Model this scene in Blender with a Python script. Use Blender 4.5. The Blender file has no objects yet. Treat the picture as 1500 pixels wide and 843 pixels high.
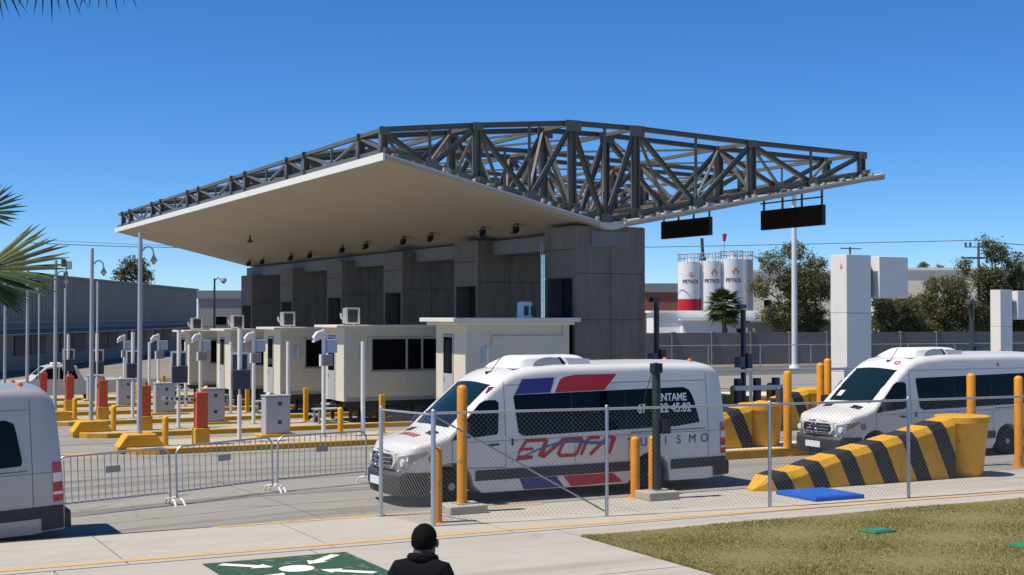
import bpy, bmesh, math, random
from mathutils import Vector, Matrix
random.seed(7)
R = math.radians
scene = bpy.context.scene
C = scene.collection

# ------------------------------------------------------------------ camera, sky, sun, exposure
CAM_H = 3.43
cam = bpy.data.cameras.new('camera'); camo = bpy.data.objects.new('camera', cam); C.objects.link(camo)
cam.lens = 48.0; cam.sensor_width = 36.0; cam.clip_start = 0.2; cam.clip_end = 3000
camo.location = (0, 0, CAM_H); camo.rotation_euler = (R(90 + 1.19), 0, R(-27.36))
scene.camera = camo
SUN_EL, SUN_X, SUN_Y = R(63), -math.cos(R(7)), math.sin(R(7))
w = bpy.data.worlds.new('World'); scene.world = w; w.use_nodes = True
nt = w.node_tree; bg = nt.nodes['Background']
sky = nt.nodes.new('ShaderNodeTexSky'); sky.sky_type = 'NISHITA'; sky.sun_disc = False
sky.sun_elevation = SUN_EL; sky.sun_rotation = math.atan2(SUN_X, SUN_Y)
sky.air_density = 1.0; sky.dust_density = 0.0; sky.ozone_density = 10.0; sky.altitude = 3000
hs = nt.nodes.new('ShaderNodeHueSaturation'); hs.inputs['Saturation'].default_value = 1.15
nt.links.new(sky.outputs[0], hs.inputs['Color']); nt.links.new(hs.outputs[0], bg.inputs[0]); bg.inputs[1].default_value = 0.122
sl = bpy.data.lights.new('sun', 'SUN'); sl.energy = 5.0; sl.angle = R(0.5); sl.color = (1.0, 0.93, 0.81)
so = bpy.data.objects.new('sun', sl); C.objects.link(so)
sd = Vector((SUN_X * math.cos(SUN_EL), SUN_Y * math.cos(SUN_EL), math.sin(SUN_EL)))
so.rotation_euler = sd.to_track_quat('Z', 'Y').to_euler(); so.location = (-20, 10, 40)
vs = scene.view_settings; vs.view_transform = 'Standard'; vs.look = 'None'; vs.gamma = 1; vs.use_curve_mapping = False
vs.exposure = 0.17

def ground(v):
    return -0.018 * min(max(v - 24, 0), 60)

def dip(u, v):
    if v < 22.0: return 0.0
    f = 1.0 if v <= 29.4 else max(0.0, (34.8 - v) / 5.4)
    return -0.04 * min(max(7.8 - u, 0), 13) * f
def G(u, v): return ground(v) + dip(u, v)

# camera rays, used to look up where distant things stand
_yw, _pt = R(27.36), R(1.19)
_R = Vector((math.cos(_yw), -math.sin(_yw), 0)); _F = Vector((math.sin(_yw) * math.cos(_pt), math.cos(_yw) * math.cos(_pt), math.sin(_pt)))
_U = _R.cross(_F)
def at(px, py, Z):
    return Vector((0, 0, CAM_H)) + Z * (_F + (px - 750) / 2000 * _R + (421.5 - py) / 2000 * _U)

# ------------------------------------------------------------------ materials
M = {}
def mat(name, col, rough=0.6, metal=0.0, var=0.12, scale=3.0, bump=0.0, bscale=None, stain=0.0, stain_col=(0.05, 0.045, 0.04), stretch=(1, 1, 1), spec=0.5, coat=0.0, streak=0.0, crack=0.0, chips=0.0, chip_col=(0.3, 0.28, 0.25)):
    m = bpy.data.materials.new(name); m.use_nodes = True; t = m.node_tree; N = t.nodes; L = t.links
    b = N['Principled BSDF']; b.inputs['Roughness'].default_value = rough; b.inputs['Metallic'].default_value = metal
    b.inputs['Specular IOR Level'].default_value = spec; b.inputs['Coat Weight'].default_value = coat; b.inputs['Coat Roughness'].default_value = 0.06
    b.inputs['Base Color'].default_value = (*col, 1)
    M[name] = m
    tc = N.new('ShaderNodeNewGeometry'); mp = N.new('ShaderNodeMapping'); mp.inputs['Scale'].default_value = stretch
    L.new(tc.outputs['Position'], mp.inputs['Vector'])
    if var > 0:
        n1 = N.new('ShaderNodeTexNoise'); n1.inputs['Scale'].default_value = scale; n1.inputs['Detail'].default_value = 8; n1.inputs['Roughness'].default_value = 0.65
        L.new(mp.outputs[0], n1.inputs['Vector'])
        mx = N.new('ShaderNodeMix'); mx.data_type = 'RGBA'
        lo = tuple(max(0, c * (1 - var * 1.6)) for c in col); hi = tuple(min(1, c * (1 + var * 1.6)) for c in col)
        mx.inputs[6].default_value = (*lo, 1); mx.inputs[7].default_value = (*hi, 1)
        L.new(n1.outputs['Fac'], mx.inputs[0]); out = mx.outputs[2]
        if stain > 0:
            n2 = N.new('ShaderNodeTexNoise'); n2.inputs['Scale'].default_value = scale * 0.23; n2.inputs['Detail'].default_value = 6; n2.inputs['Distortion'].default_value = 0.6
            L.new(mp.outputs[0], n2.inputs['Vector'])
            cr = N.new('ShaderNodeMapRange'); cr.inputs[1].default_value = 0.5; cr.inputs[2].default_value = 0.75; cr.inputs[3].default_value = 0; cr.inputs[4].default_value = stain
            L.new(n2.outputs['Fac'], cr.inputs[0])
            m2 = N.new('ShaderNodeMix'); m2.data_type = 'RGBA'; m2.inputs[7].default_value = (*stain_col, 1)
            L.new(cr.outputs[0], m2.inputs[0]); L.new(out, m2.inputs[6]); out = m2.outputs[2]
        def layer(vec_scale, nscale, lo_, hi_, amt, colr, detail=6, dist=0.0, vor=False):
            nonlocal out
            mq = N.new('ShaderNodeMapping'); mq.inputs['Scale'].default_value = vec_scale; L.new(tc.outputs['Position'], mq.inputs['Vector'])
            if vor:
                wn = N.new('ShaderNodeTexNoise'); wn.inputs['Scale'].default_value = 1.3; wn.inputs['Detail'].default_value = 5; L.new(mq.outputs[0], wn.inputs['Vector'])
                ad = N.new('ShaderNodeMix'); ad.data_type = 'RGBA'; ad.inputs[0].default_value = 0.35; L.new(mq.outputs[0], ad.inputs[6]); L.new(wn.outputs['Color'], ad.inputs[7])
                nn_ = N.new('ShaderNodeTexVoronoi'); nn_.feature = 'DISTANCE_TO_EDGE'; nn_.inputs['Scale'].default_value = nscale; L.new(ad.outputs[2], nn_.inputs['Vector']); so_ = nn_.outputs['Distance']
            else:
                nn_ = N.new('ShaderNodeTexNoise'); nn_.inputs['Scale'].default_value = nscale; nn_.inputs['Detail'].default_value = detail; nn_.inputs['Distortion'].default_value = dist; L.new(mq.outputs[0], nn_.inputs['Vector']); so_ = nn_.outputs['Fac']
            c_ = N.new('ShaderNodeMapRange'); c_.inputs[1].default_value = lo_; c_.inputs[2].default_value = hi_; c_.inputs[3].default_value = 0; c_.inputs[4].default_value = amt
            L.new(so_, c_.inputs[0]); m_ = N.new('ShaderNodeMix'); m_.data_type = 'RGBA'; m_.inputs[7].default_value = (*colr, 1)
            L.new(c_.outputs[0], m_.inputs[0]); L.new(out, m_.inputs[6]); out = m_.outputs[2]
        if streak: layer((0.03, 1.5, 1), 1.0, 0.52, 0.66, streak, (0.07, 0.065, 0.06)); layer((0.5, 0.9, 1), 1.1, 0.64, 0.72, streak * 0.8, (0.06, 0.055, 0.05), 4, 1.5)
        if crack: layer((1, 1, 1), 0.33, 0.006, 0.0, crack, (0.06, 0.055, 0.05), vor=True)
        if chips: layer((1, 1, 1), 7.0, 0.60, 0.64, chips, chip_col, 8, 0.8); layer((1.5, 1.5, 4), 1.6, 0.55, 0.75, chips * 0.5, tuple(c * 0.5 for c in col), 6)
        L.new(out, b.inputs['Base Color'])
        rr = N.new('ShaderNodeMapRange'); rr.inputs[3].default_value = max(0.02, rough * 0.8); rr.inputs[4].default_value = min(1, rough * 1.2)
        L.new(n1.outputs['Fac'], rr.inputs[0]); L.new(rr.outputs[0], b.inputs['Roughness'])
    if bump > 0:
        n3 = N.new('ShaderNodeTexNoise'); n3.inputs['Scale'].default_value = bscale or scale * 8; n3.inputs['Detail'].default_value = 5
        L.new(mp.outputs[0], n3.inputs['Vector'])
        bp = N.new('ShaderNodeBump'); bp.inputs['Strength'].default_value = bump; bp.inputs['Distance'].default_value = 0.02
        L.new(n3.outputs['Fac'], bp.inputs['Height']); L.new(bp.outputs[0], b.inputs['Normal'])
    return m

mat('road', (0.265, 0.245, 0.215), 0.85, var=0.10, scale=1.2, bump=0.25, bscale=40, stain=0.35, stain_col=(0.17, 0.16, 0.145), stretch=(0.35, 1, 1), streak=0.62, crack=0.22)
mat('walk', (0.405, 0.37, 0.315), 0.85, var=0.10, scale=1.6, bump=0.3, bscale=30, stain=0.42, stain_col=(0.28, 0.26, 0.225), stretch=(0.5, 1.3, 1), streak=0.25)
mat('gravel', (0.52, 0.47, 0.40), 0.95, var=0.2, scale=9, bump=0.6, bscale=60, stain=0.2, stain_col=(0.3, 0.27, 0.22))
mat('terrain', (0.22, 0.19, 0.15), 0.95, var=0.25, scale=0.4, bump=0.3, stain=0.5, stain_col=(0.14, 0.13, 0.09))
mat('joint', (0.10, 0.095, 0.085), 0.95, var=0.2, scale=5)
mat('orange_paint', (0.56, 0.34, 0.13), 0.85, var=0.14, scale=6, stain=0.6, stain_col=(0.42, 0.36, 0.28), chips=0.8, chip_col=(0.40, 0.36, 0.30))
mat('yellow_paint', (0.70, 0.345, 0.010), 0.6, var=0.09, scale=4, stain=0.35, stain_col=(0.30, 0.17, 0.03), bump=0.1, chips=0.5, chip_col=(0.3, 0.22, 0.12))
mat('kerb_paint', (0.60, 0.31, 0.012), 0.7, var=0.14, scale=5, stain=0.6, stain_col=(0.24, 0.15, 0.04), bump=0.2, chips=0.8, chip_col=(0.25, 0.22, 0.18))
mat('post_orange', (0.72, 0.28, 0.008), 0.5, var=0.1, scale=5, stain=0.35, stain_col=(0.38, 0.15, 0.02), chips=0.5, chip_col=(0.2, 0.13, 0.08))
mat('green_paint', (0.018, 0.07, 0.034), 0.8, var=0.2, scale=6, stain=0.5, stain_col=(0.08, 0.12, 0.075), chips=0.6, chip_col=(0.2, 0.21, 0.17))
mat('white_paint', (0.78, 0.77, 0.74), 0.7, var=0.07, scale=6, stain=0.25, stain_col=(0.5, 0.49, 0.46))
mat('white_steel', (0.74, 0.73, 0.70), 0.4, var=0.05, scale=5, stain=0.15, stain_col=(0.5, 0.47, 0.42))
mat('galv', (0.50, 0.51, 0.52), 0.42, 0.75, var=0.1, scale=12)
mat('galv_dull', (0.38, 0.38, 0.375), 0.6, 0.3, var=0.12, scale=12)
mat('wire', (0.30, 0.30, 0.295), 0.7, 0.2, var=0.1)
mat('cabinet', (0.40, 0.41, 0.42), 0.5, var=0.06, scale=3, stain=0.2, stain_col=(0.25, 0.24, 0.23))
mat('slate', (0.045, 0.052, 0.065), 0.45, var=0.1)
mat('vent', (0.05, 0.052, 0.055), 0.6, var=0.1)
mat('gate_red', (0.62, 0.085, 0.025), 0.42, var=0.08, scale=5)
mat('booth', (0.65, 0.59, 0.455), 0.7, var=0.05, scale=2, stain=0.16, stain_col=(0.48, 0.43, 0.34), bump=0.08)
mat('booth_roof', (0.72, 0.69, 0.60), 0.6, var=0.06, scale=3, stain=0.25, stain_col=(0.45, 0.41, 0.35))
mat('dark_steel', (0.03, 0.03, 0.03), 0.6, var=0.2)
mat('glass', (0.004, 0.004, 0.006), 0.05, var=0.0, spec=0.16)
mat('windscreen', (0.006, 0.016, 0.018), 0.04, var=0.0, spec=0.42)
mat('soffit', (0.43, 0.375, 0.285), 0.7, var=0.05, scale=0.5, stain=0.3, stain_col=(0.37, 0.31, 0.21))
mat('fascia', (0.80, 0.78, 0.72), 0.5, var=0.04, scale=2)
mat('slab_edge', (0.55, 0.54, 0.50), 0.6, var=0.1, scale=4, stain=0.3, stain_col=(0.3, 0.29, 0.27))
mat('truss', (0.125, 0.116, 0.096), 0.45, 0.0, var=0.12, scale=2.5, stain=0.25, stain_col=(0.10, 0.10, 0.09))
mat('girder', (0.17, 0.17, 0.165), 0.55, var=0.06, scale=1.5)
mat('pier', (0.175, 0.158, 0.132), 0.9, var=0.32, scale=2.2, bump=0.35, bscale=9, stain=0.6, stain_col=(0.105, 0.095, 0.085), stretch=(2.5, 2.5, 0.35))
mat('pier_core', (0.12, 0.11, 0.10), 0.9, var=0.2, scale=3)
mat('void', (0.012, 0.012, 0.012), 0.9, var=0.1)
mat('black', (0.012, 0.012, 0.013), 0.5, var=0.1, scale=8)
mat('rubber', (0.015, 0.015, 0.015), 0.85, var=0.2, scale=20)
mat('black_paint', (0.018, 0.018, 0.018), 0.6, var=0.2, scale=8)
mat('van_white', (0.66, 0.645, 0.615), 0.3, var=0.025, scale=1.0, coat=0.35, stain=0.06, stain_col=(0.55, 0.53, 0.49))
mat('van_silver', (0.40, 0.385, 0.37), 0.3, 0.2, var=0.02, scale=1.0, coat=0.4)
mat('bumper', (0.035, 0.035, 0.037), 0.55, var=0.15, scale=14)
mat('chrome', (0.70, 0.71, 0.72), 0.14, 1.0, var=0.0)
mat('seam', (0.16, 0.16, 0.16), 0.7, var=0.0)
mat('lamp_lens', (0.24, 0.25, 0.26), 0.18, 0.3, var=0.0, coat=0.5)
mat('tail_red', (0.42, 0.012, 0.016), 0.2, var=0.0, coat=0.6)
mat('tail_white', (0.72, 0.70, 0.70), 0.2, var=0.0, coat=0.6)
mat('amber', (0.70, 0.20, 0.03), 0.3, var=0.0)
mat('decal_red', (0.46, 0.016, 0.024), 0.4, var=0.05)
mat('decal_blue', (0.022, 0.03, 0.20), 0.4, var=0.05)
mat('decal_cyan', (0.03, 0.12, 0.32), 0.4, var=0.05)
mat('decal_white', (0.72, 0.73, 0.75), 0.5, var=0.03)
mat('pink', (0.75, 0.06, 0.20), 0.5, var=0.0)
mat('ac_white', (0.66, 0.665, 0.66), 0.5, var=0.05, scale=4, stain=0.2, stain_col=(0.42, 0.41, 0.39))
mat('mat_blue', (0.012, 0.11, 0.50), 0.5, var=0.1, scale=5)
mat('lid_green', (0.02, 0.20, 0.10), 0.6, var=0.15, scale=5)
mat('block', (0.42, 0.38, 0.31), 0.9, var=0.18, scale=6, bump=0.4, stain=0.4, stain_col=(0.22, 0.20, 0.17))
mat('dark_green', (0.02, 0.027, 0.022), 0.5, var=0.2, scale=8)
mat('skin', (0.09, 0.045, 0.03), 0.6, var=0.08)
mat('hair', (0.006, 0.005, 0.0045), 0.9, spec=0.1, var=0.2, scale=60, bump=0.5, bscale=200)
mat('cloth', (0.007, 0.007, 0.009), 0.95, spec=0.1, var=0.2, scale=30, bump=0.3)
mat('soil', (0.20, 0.17, 0.07), 0.95, var=0.35, scale=9, bump=0.5)
mat('bark', (0.14, 0.105, 0.075), 0.9, var=0.3, scale=6, bump=0.6)
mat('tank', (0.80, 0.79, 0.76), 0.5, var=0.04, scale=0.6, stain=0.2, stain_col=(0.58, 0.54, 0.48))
mat('tank_grey', (0.45, 0.44, 0.43), 0.6, var=0.06, scale=0.6)  # plain grey of the hatches; on the last silo's shell it paints shade
mat('tank_red', (0.55, 0.012, 0.02), 0.5, var=0.08, scale=0.6)
mat('emblem', (0.68, 0.28, 0.07), 0.5, var=0.15, scale=2)
mat('print_dark', (0.07, 0.06, 0.07), 0.6, var=0.05)
mat('wall_white', (0.80, 0.80, 0.78), 0.8, var=0.05, scale=0.5, stain=0.2, stain_col=(0.6, 0.58, 0.53))
mat('wall_beige', (0.80, 0.71, 0.56), 0.9, var=0.07, scale=0.3, stain=0.2, stain_col=(0.45, 0.39, 0.30))
mat('wall_block', (0.20, 0.185, 0.165), 0.95, var=0.16, scale=0.8, bump=0.3, stain=0.4, stain_col=(0.11, 0.10, 0.09))
mat('cladding', (0.19, 0.18, 0.17), 0.6, 0.0, var=0.06, scale=0.5, stain=0.2, stain_col=(0.2, 0.2, 0.21))
mat('wall_grey', (0.26, 0.25, 0.235), 0.8, var=0.08, scale=0.4, stain=0.3, stain_col=(0.16, 0.15, 0.14))
mat('shutter', (0.055, 0.04, 0.035), 0.6, var=0.15)
mat('roof_grey', (0.20, 0.22, 0.24), 0.7, var=0.08)
mat('roof_rust', (0.22, 0.09, 0.06), 0.8, var=0.15)
mat('plate_blue', (0.40, 0.50, 0.60), 0.5, var=0.05)
mat('mauve_box', (0.27, 0.25, 0.255), 0.5, var=0.06)

def leaf_mat(name, cols, rough=0.6, trans=0.25):
    m = bpy.data.materials.new(name); m.use_nodes = True; t = m.node_tree; N = t.nodes; L = t.links; b = N['Principled BSDF']
    g = N.new('ShaderNodeNewGeometry'); cr = N.new('ShaderNodeValToRGB'); e = cr.color_ramp.elements
    e[0].color = (*cols[0], 1); e[1].color = (*cols[-1], 1)
    for i, c in enumerate(cols[1:-1]):
        k = e.new((i + 1) / (len(cols) - 1)); k.color = (*c, 1)
    L.new(g.outputs['Random Per Island'], cr.inputs[0]); L.new(cr.outputs[0], b.inputs['Base Color'])
    b.inputs['Roughness'].default_value = rough; b.inputs['Specular IOR Level'].default_value = 0.35
    tr = N.new('ShaderNodeBsdfTranslucent'); L.new(cr.outputs[0], tr.inputs[0])
    ms = N.new('ShaderNodeMixShader'); ms.inputs[0].default_value = trans
    L.new(b.outputs[0], ms.inputs[1]); L.new(tr.outputs[0], ms.inputs[2]); L.new(ms.outputs[0], N['Material Output'].inputs[0])
    M[name] = m
leaf_mat('leaf_euc', [(0.06, 0.08, 0.025), (0.13, 0.145, 0.05), (0.21, 0.195, 0.085), (0.18, 0.125, 0.055)], 0.6, 0.35)
leaf_mat('leaf_pine', [(0.05, 0.065, 0.022), (0.12, 0.125, 0.045), (0.19, 0.17, 0.07)], 0.6, 0.35)
leaf_mat('leaf_palm', [(0.025, 0.045, 0.010), (0.05, 0.085, 0.016), (0.11, 0.12, 0.028), (0.02, 0.03, 0.008)], 0.5, 0.12)
leaf_mat('leaf_dry', [(0.05, 0.045, 0.03), (0.11, 0.09, 0.05)], 0.7)
leaf_mat('grass', [(0.13, 0.14, 0.03), (0.24, 0.22, 0.06), (0.37, 0.30, 0.11), (0.18, 0.18, 0.04)], 0.8, 0.25)

def stripes():
    m = mat('stripes', (0.68, 0.335, 0.012), 0.6, var=0.09, scale=4, stain=0.35, stain_col=(0.30, 0.17, 0.03), chips=0.5, chip_col=(0.28, 0.2, 0.1), bump=0.25, bscale=30); t = m.node_tree; N = t.nodes; L = t.links; b = N['Principled BSDF']
    src = b.inputs['Base Color'].links[0].from_socket
    tc = N.new('ShaderNodeTexCoord'); sx = N.new('ShaderNodeSeparateXYZ'); L.new(tc.outputs['Object'], sx.inputs[0])
    a = N.new('ShaderNodeMath'); a.operation = 'MULTIPLY_ADD'; a.inputs[1].default_value = 0.47; L.new(sx.outputs[2], a.inputs[0]); L.new(sx.outputs[0], a.inputs[2])
    d = N.new('ShaderNodeMath'); d.operation = 'MULTIPLY'; d.inputs[1].default_value = 1 / 0.9; L.new(a.outputs[0], d.inputs[0])
    o = N.new('ShaderNodeMath'); o.operation = 'ADD'; o.inputs[1].default_value = 0.03; L.new(d.outputs[0], o.inputs[0])
    f = N.new('ShaderNodeMath'); f.operation = 'FRACT'; L.new(o.outputs[0], f.inputs[0])
    c = N.new('ShaderNodeMath'); c.operation = 'GREATER_THAN'; c.inputs[1].default_value = 0.54; L.new(f.outputs[0], c.inputs[0])
    mx = N.new('ShaderNodeMix'); mx.data_type = 'RGBA'; mx.inputs[7].default_value = (0.018, 0.018, 0.018, 1)
    L.new(c.outputs[0], mx.inputs[0]); L.new(src, mx.inputs[6]); L.new(mx.outputs[2], b.inputs['Base Color'])
stripes()

# ------------------------------------------------------------------ mesh helpers
class MB:
    def __init__(s): s.v = []; s.f = []
    def add(s, vs, fs):
        o = len(s.v); s.v += [tuple(p) for p in vs]; s.f += [tuple(i + o for i in f) for f in fs]; return s
    def box(s, x0, x1, y0, y1, z0, z1):
        return s.add([(x, y, z) for z in (z0, z1) for x, y in ((x0, y0), (x1, y0), (x1, y1), (x0, y1))],
                     [(3, 2, 1, 0), (4, 5, 6, 7), (0, 1, 5, 4), (1, 2, 6, 5), (2, 3, 7, 6), (3, 0, 4, 7)])
    def bar(s, p, q, w, h=None, up=(0, 0, 1)):
        h = h or w; p = Vector(p); q = Vector(q); d = (q - p).normalized(); up = Vector(up)
        if abs(d.dot(up)) > 0.98: up = Vector((0, 1, 0))
        a = d.cross(up).normalized() * w / 2; b = a.cross(d).normalized() * h / 2
        return s.add([e + k for e in (p, q) for k in (-a - b, a - b, a + b, -a + b)],
                     [(3, 2, 1, 0), (4, 5, 6, 7), (0, 1, 5, 4), (1, 2, 6, 5), (2, 3, 7, 6), (3, 0, 4, 7)])
    def cyl(s, p, q, r0, r1=None, n=12, dome=0):
        r1 = r0 if r1 is None else r1; p = Vector(p); q = Vector(q); d = (q - p).normalized()
        a = d.orthogonal().normalized(); b = d.cross(a); rings = [(p, r0), (q, r1)]
        if dome:
            rings += [(q + d * dome * math.sin(t), r1 * math.cos(t)) for t in (0.5, 1.0, 1.4)]
        vs = []
        for c, r in rings: vs += [c + (a * math.cos(2 * math.pi * i / n) + b * math.sin(2 * math.pi * i / n)) * r for i in range(n)]
        fs = [(k * n + i, k * n + (i + 1) % n, (k + 1) * n + (i + 1) % n, (k + 1) * n + i) for k in range(len(rings) - 1) for i in range(n)]
        fs += [tuple(range(n))[::-1], tuple((len(rings) - 1) * n + i for i in range(n))]
        return s.add(vs, fs)
    def tube(s, path, r, n=8, taper=None):
        path = [Vector(p) for p in path]; vs = []; ref = None
        for i, p in enumerate(path):
            d = (path[min(i + 1, len(path) - 1)] - path[max(i - 1, 0)]).normalized()
            a = d.orthogonal().normalized() if ref is None else (ref - d * ref.dot(d)).normalized()
            ref = a; b = d.cross(a); rr = r if taper is None else r + (taper - r) * i / (len(path) - 1)
            vs += [p + (a * math.cos(2 * math.pi * k / n) + b * math.sin(2 * math.pi * k / n)) * rr for k in range(n)]
        m = len(path)
        fs = [(k * n + i, k * n + (i + 1) % n, (k + 1) * n + (i + 1) % n, (k + 1) * n + i) for k in range(m - 1) for i in range(n)]
        fs += [tuple(range(n))[::-1], tuple((m - 1) * n + i for i in range(n))]
        return s.add(vs, fs)
    def lathe(s, prof, n=20, c=(0, 0, 0)):
        vs = [(c[0] + r * math.cos(2 * math.pi * i / n), c[1] + r * math.sin(2 * math.pi * i / n), c[2] + z) for r, z in prof for i in range(n)]
        m = len(prof)
        fs = [(k * n + i, k * n + (i + 1) % n, (k + 1) * n + (i + 1) % n, (k + 1) * n + i) for k in range(m - 1) for i in range(n)]
        fs += [tuple(range(n))[::-1], tuple((m - 1) * n + i for i in range(n))]
        return s.add(vs, fs)
    def prism(s, poly, a0, a1, axis='y'):
        # poly in the two remaining axes (x,z for y; y,z for x; x,y for z)
        def P(p, a): return {'y': (p[0], a, p[1]), 'x': (a, p[0], p[1]), 'z': (p[0], p[1], a)}[axis]
        n = len(poly)
        return s.add([P(p, a0) for p in poly] + [P(p, a1) for p in poly],
                     [tuple(range(n))[::-1], tuple(range(n, 2 * n))] + [(i, (i + 1) % n, n + (i + 1) % n, n + i) for i in range(n)])
    def grid(s, fn, nu, nv):
        vs = [fn(i / nu, j / nv) for i in range(nu + 1) for j in range(nv + 1)]
        return s.add(vs, [(i * (nv + 1) + j, (i + 1) * (nv + 1) + j, (i + 1) * (nv + 1) + j + 1, i * (nv + 1) + j + 1) for i in range(nu) for j in range(nv)])
    def mesh(s, name, m, smooth=False, fix=True):
        me = bpy.data.meshes.new(name); me.from_pydata(s.v, [], s.f); me.materials.append(M[m])
        if fix:
            bm = bmesh.new(); bm.from_mesh(me); bmesh.ops.recalc_face_normals(bm, faces=bm.faces); bm.to_mesh(me); bm.free()
        if smooth:
            me.polygons.foreach_set('use_smooth', [True] * len(me.polygons))
            try: me.set_sharp_from_angle(angle=R(38))
            except Exception: pass
        me.update(); return me
    def build(s, name, m, parent=None, smooth=False, bevel=0, fix=True):
        o = bpy.data.objects.new(name, s.mesh(name, m, smooth, fix)); C.objects.link(o); o.parent = parent
        if bevel:
            b = o.modifiers.new('bevel', 'BEVEL'); b.width = bevel; b.segments = 2; b.limit_method = 'ANGLE'
        return o

def tag(o, label, cat, group=None):
    o['label'] = label; o['category'] = cat
    if group: o['group'] = group
    return o
def thing(name, label, cat, loc=(0, 0, 0), rz=0, group=None):
    o = bpy.data.objects.new(name, None); C.objects.link(o); o.location = loc; o.rotation_euler = (0, 0, rz); o.empty_display_size = 0.3
    return tag(o, label, cat, group)
def struct(o, kind='structure'): o['kind'] = kind; return o
def part(name, mesh, parent, loc=(0, 0, 0), rot=(0, 0, 0)):
    o = bpy.data.objects.new(name, mesh); C.objects.link(o); o.parent = parent; o.location = loc; o.rotation_euler = rot; return o
def copy_tree(root, loc=None, label=None, parent=None, rz=None):
    c = root.copy(); C.objects.link(c); c.parent = parent
    if loc is not None: c.location = loc
    if rz is not None: c.rotation_euler = (0, 0, rz)
    if label: c['label'] = label
    for ch in root.children: copy_tree(ch, parent=c)
    return c
def text_part(name, body, size, m, parent, origin, xdir, zdir, shear=0, spacing=1.0, align='LEFT', bold=0.0, sx=1.0):
    cu = bpy.data.curves.new(name, 'FONT'); cu.body = body; cu.size = size; cu.shear = shear; cu.space_character = spacing; cu.align_x = align; cu.extrude = 0.001; cu.offset = bold
    t = bpy.data.objects.new(name, cu); C.objects.link(t)
    dg = bpy.context.evaluated_depsgraph_get(); me = bpy.data.meshes.new_from_object(t.evaluated_get(dg)); bpy.data.objects.remove(t)
    me.materials.clear(); me.materials.append(M[m])
    xd = Vector(xdir).normalized(); zd = Vector(zdir).normalized(); nd = xd.cross(zd)
    mt = Matrix(((xd.x, zd.x, nd.x, origin[0]), (xd.y, zd.y, nd.y, origin[1]), (xd.z, zd.z, nd.z, origin[2]), (0, 0, 0, 1)))
    me.transform(mt @ Matrix.Diagonal((sx, 1, 1, 1)))
    return part(name, me, parent)

# ------------------------------------------------------------------ ground
vb = [-60, 0, 21.98, 22.0, 24, 29.4, 34.8, 44, 54, 64, 74, 84, 140, 300, 900]
us = [-600, -100, -14, -5.2, 1, 4, 7.8, 60, 150, 400, 1200]; nu = len(us)
mb = MB().add([(u, v, G(u, v) - 0.06) for v in vb for u in us], [(j * nu + i, j * nu + i + 1, j * nu + i + nu + 1, j * nu + i + nu) for j in range(len(vb) - 1) for i in range(nu - 1)])
struct(mb.build('ground', 'terrain'))
us = [-60, -5.2, 1, 4, 7.8, 40, 125]; nu = len(us); vv = (22.0, 24, 29.4, 34.8, 44, 54, 64, 74, 84, 100)
road = struct(MB().add([(u, v, G(u, v) - 0.035) for v in vv for u in us], [(j * nu + i, j * nu + i + 1, j * nu + i + nu + 1, j * nu + i + nu) for j in range(len(vv) - 1) for i in range(nu - 1)]).build('road', 'joint'))
gap = 0.012
def slab(mesh_name, u0, u1, v0, v1, m, parent, z=0.0, t=0.028, flat=False):
    zz = (lambda u, v: z) if flat else (lambda u, v: G(u, v) + z)
    mb = MB().add([(u, v, zz(u, v) + d) for d in (-t, 0) for u, v in ((u0 + gap, v0 + gap), (u1 - gap, v0 + gap), (u1 - gap, v1 - gap), (u0 + gap, v1 - gap))],
                  [(3, 2, 1, 0), (4, 5, 6, 7), (0, 1, 5, 4), (1, 2, 6, 5), (2, 3, 7, 6), (3, 0, 4, 7)])
    return mb.build(mesh_name, m, parent)
vr = [22.05, 24, 29.4, 34.8, 42, 49, 56, 63, 70, 77, 84]
for j in range(len(vr) - 1):
    u = -14.6
    while u < 46:
        slab('concrete_slab', u, u + 5.6, vr[j], vr[j + 1], 'road', road); u += 5.6
slab('concrete_slab', 46, 125, 22.05, 24, 'road', road); slab('concrete_slab', 46, 125, 24, 84, 'road', road); slab('concrete_slab', -60, -14.6, 34.8, 84, 'road', road)
walk = struct(MB().add([(-30, -6, -0.035), (60, -6, -0.035), (60, 22.0, -0.035), (-30, 22.0, -0.035)], [(0, 1, 2, 3)]).build('sidewalk', 'joint'))
def orange_v(u): return 19.52 if u < 10 else 19.52 - (u - 10) * 0.035
u = -8.0
while u < 34:                                   # strip between the road and the painted line
    slab('concrete_slab', u, u + 3.0, 19.2, 22.0, 'walk', walk, 0.004, 0.03, True); u += 3.0
for a, b in ((-8, -4.2), (-4.2, -0.6), (-0.6, 3.0), (3.0, 6.6), (6.6, 10.75)):
    for c, d in ((19.2, 15.6), (15.6, 12), (12, 8.4), (8.4, 4), (4, -6)):
        slab('concrete_slab', a, b, d, c, 'walk', walk, 0.0, 0.03, True)
u = 10.75
while u < 40:
    slab('concrete_slab', u, u + 3.4, 18.45, 19.2, 'walk', walk, 0.0, 0.03, True); u += 3.4
mb = MB()
pts = [(-8 + 2 * i, orange_v(-8 + 2 * i)) for i in range(22)]
for (u0, v0), (u1, v1) in zip(pts[:-1], pts[1:]):
    mb.add([(u0, v0 - 0.09, 0.009), (u1, v1 - 0.09, 0.009), (u1, v1 + 0.09, 0.009), (u0, v0 + 0.09, 0.009)], [(0, 1, 2, 3)])
struct(mb.build('painted_line', 'orange_paint'))
mb = MB()
for i in range(6, 9):
    mb.box(-6 + 2 * i, -4 + 2 * i, 21.86, 21.99, -0.02, 0.011)
struct(mb.build('painted_kerb_edge', 'orange_paint'))
struct(MB().box(-20, 40, 21.9, 21.998, -0.7, -0.001).build('kerb_face', 'walk'))
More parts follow.
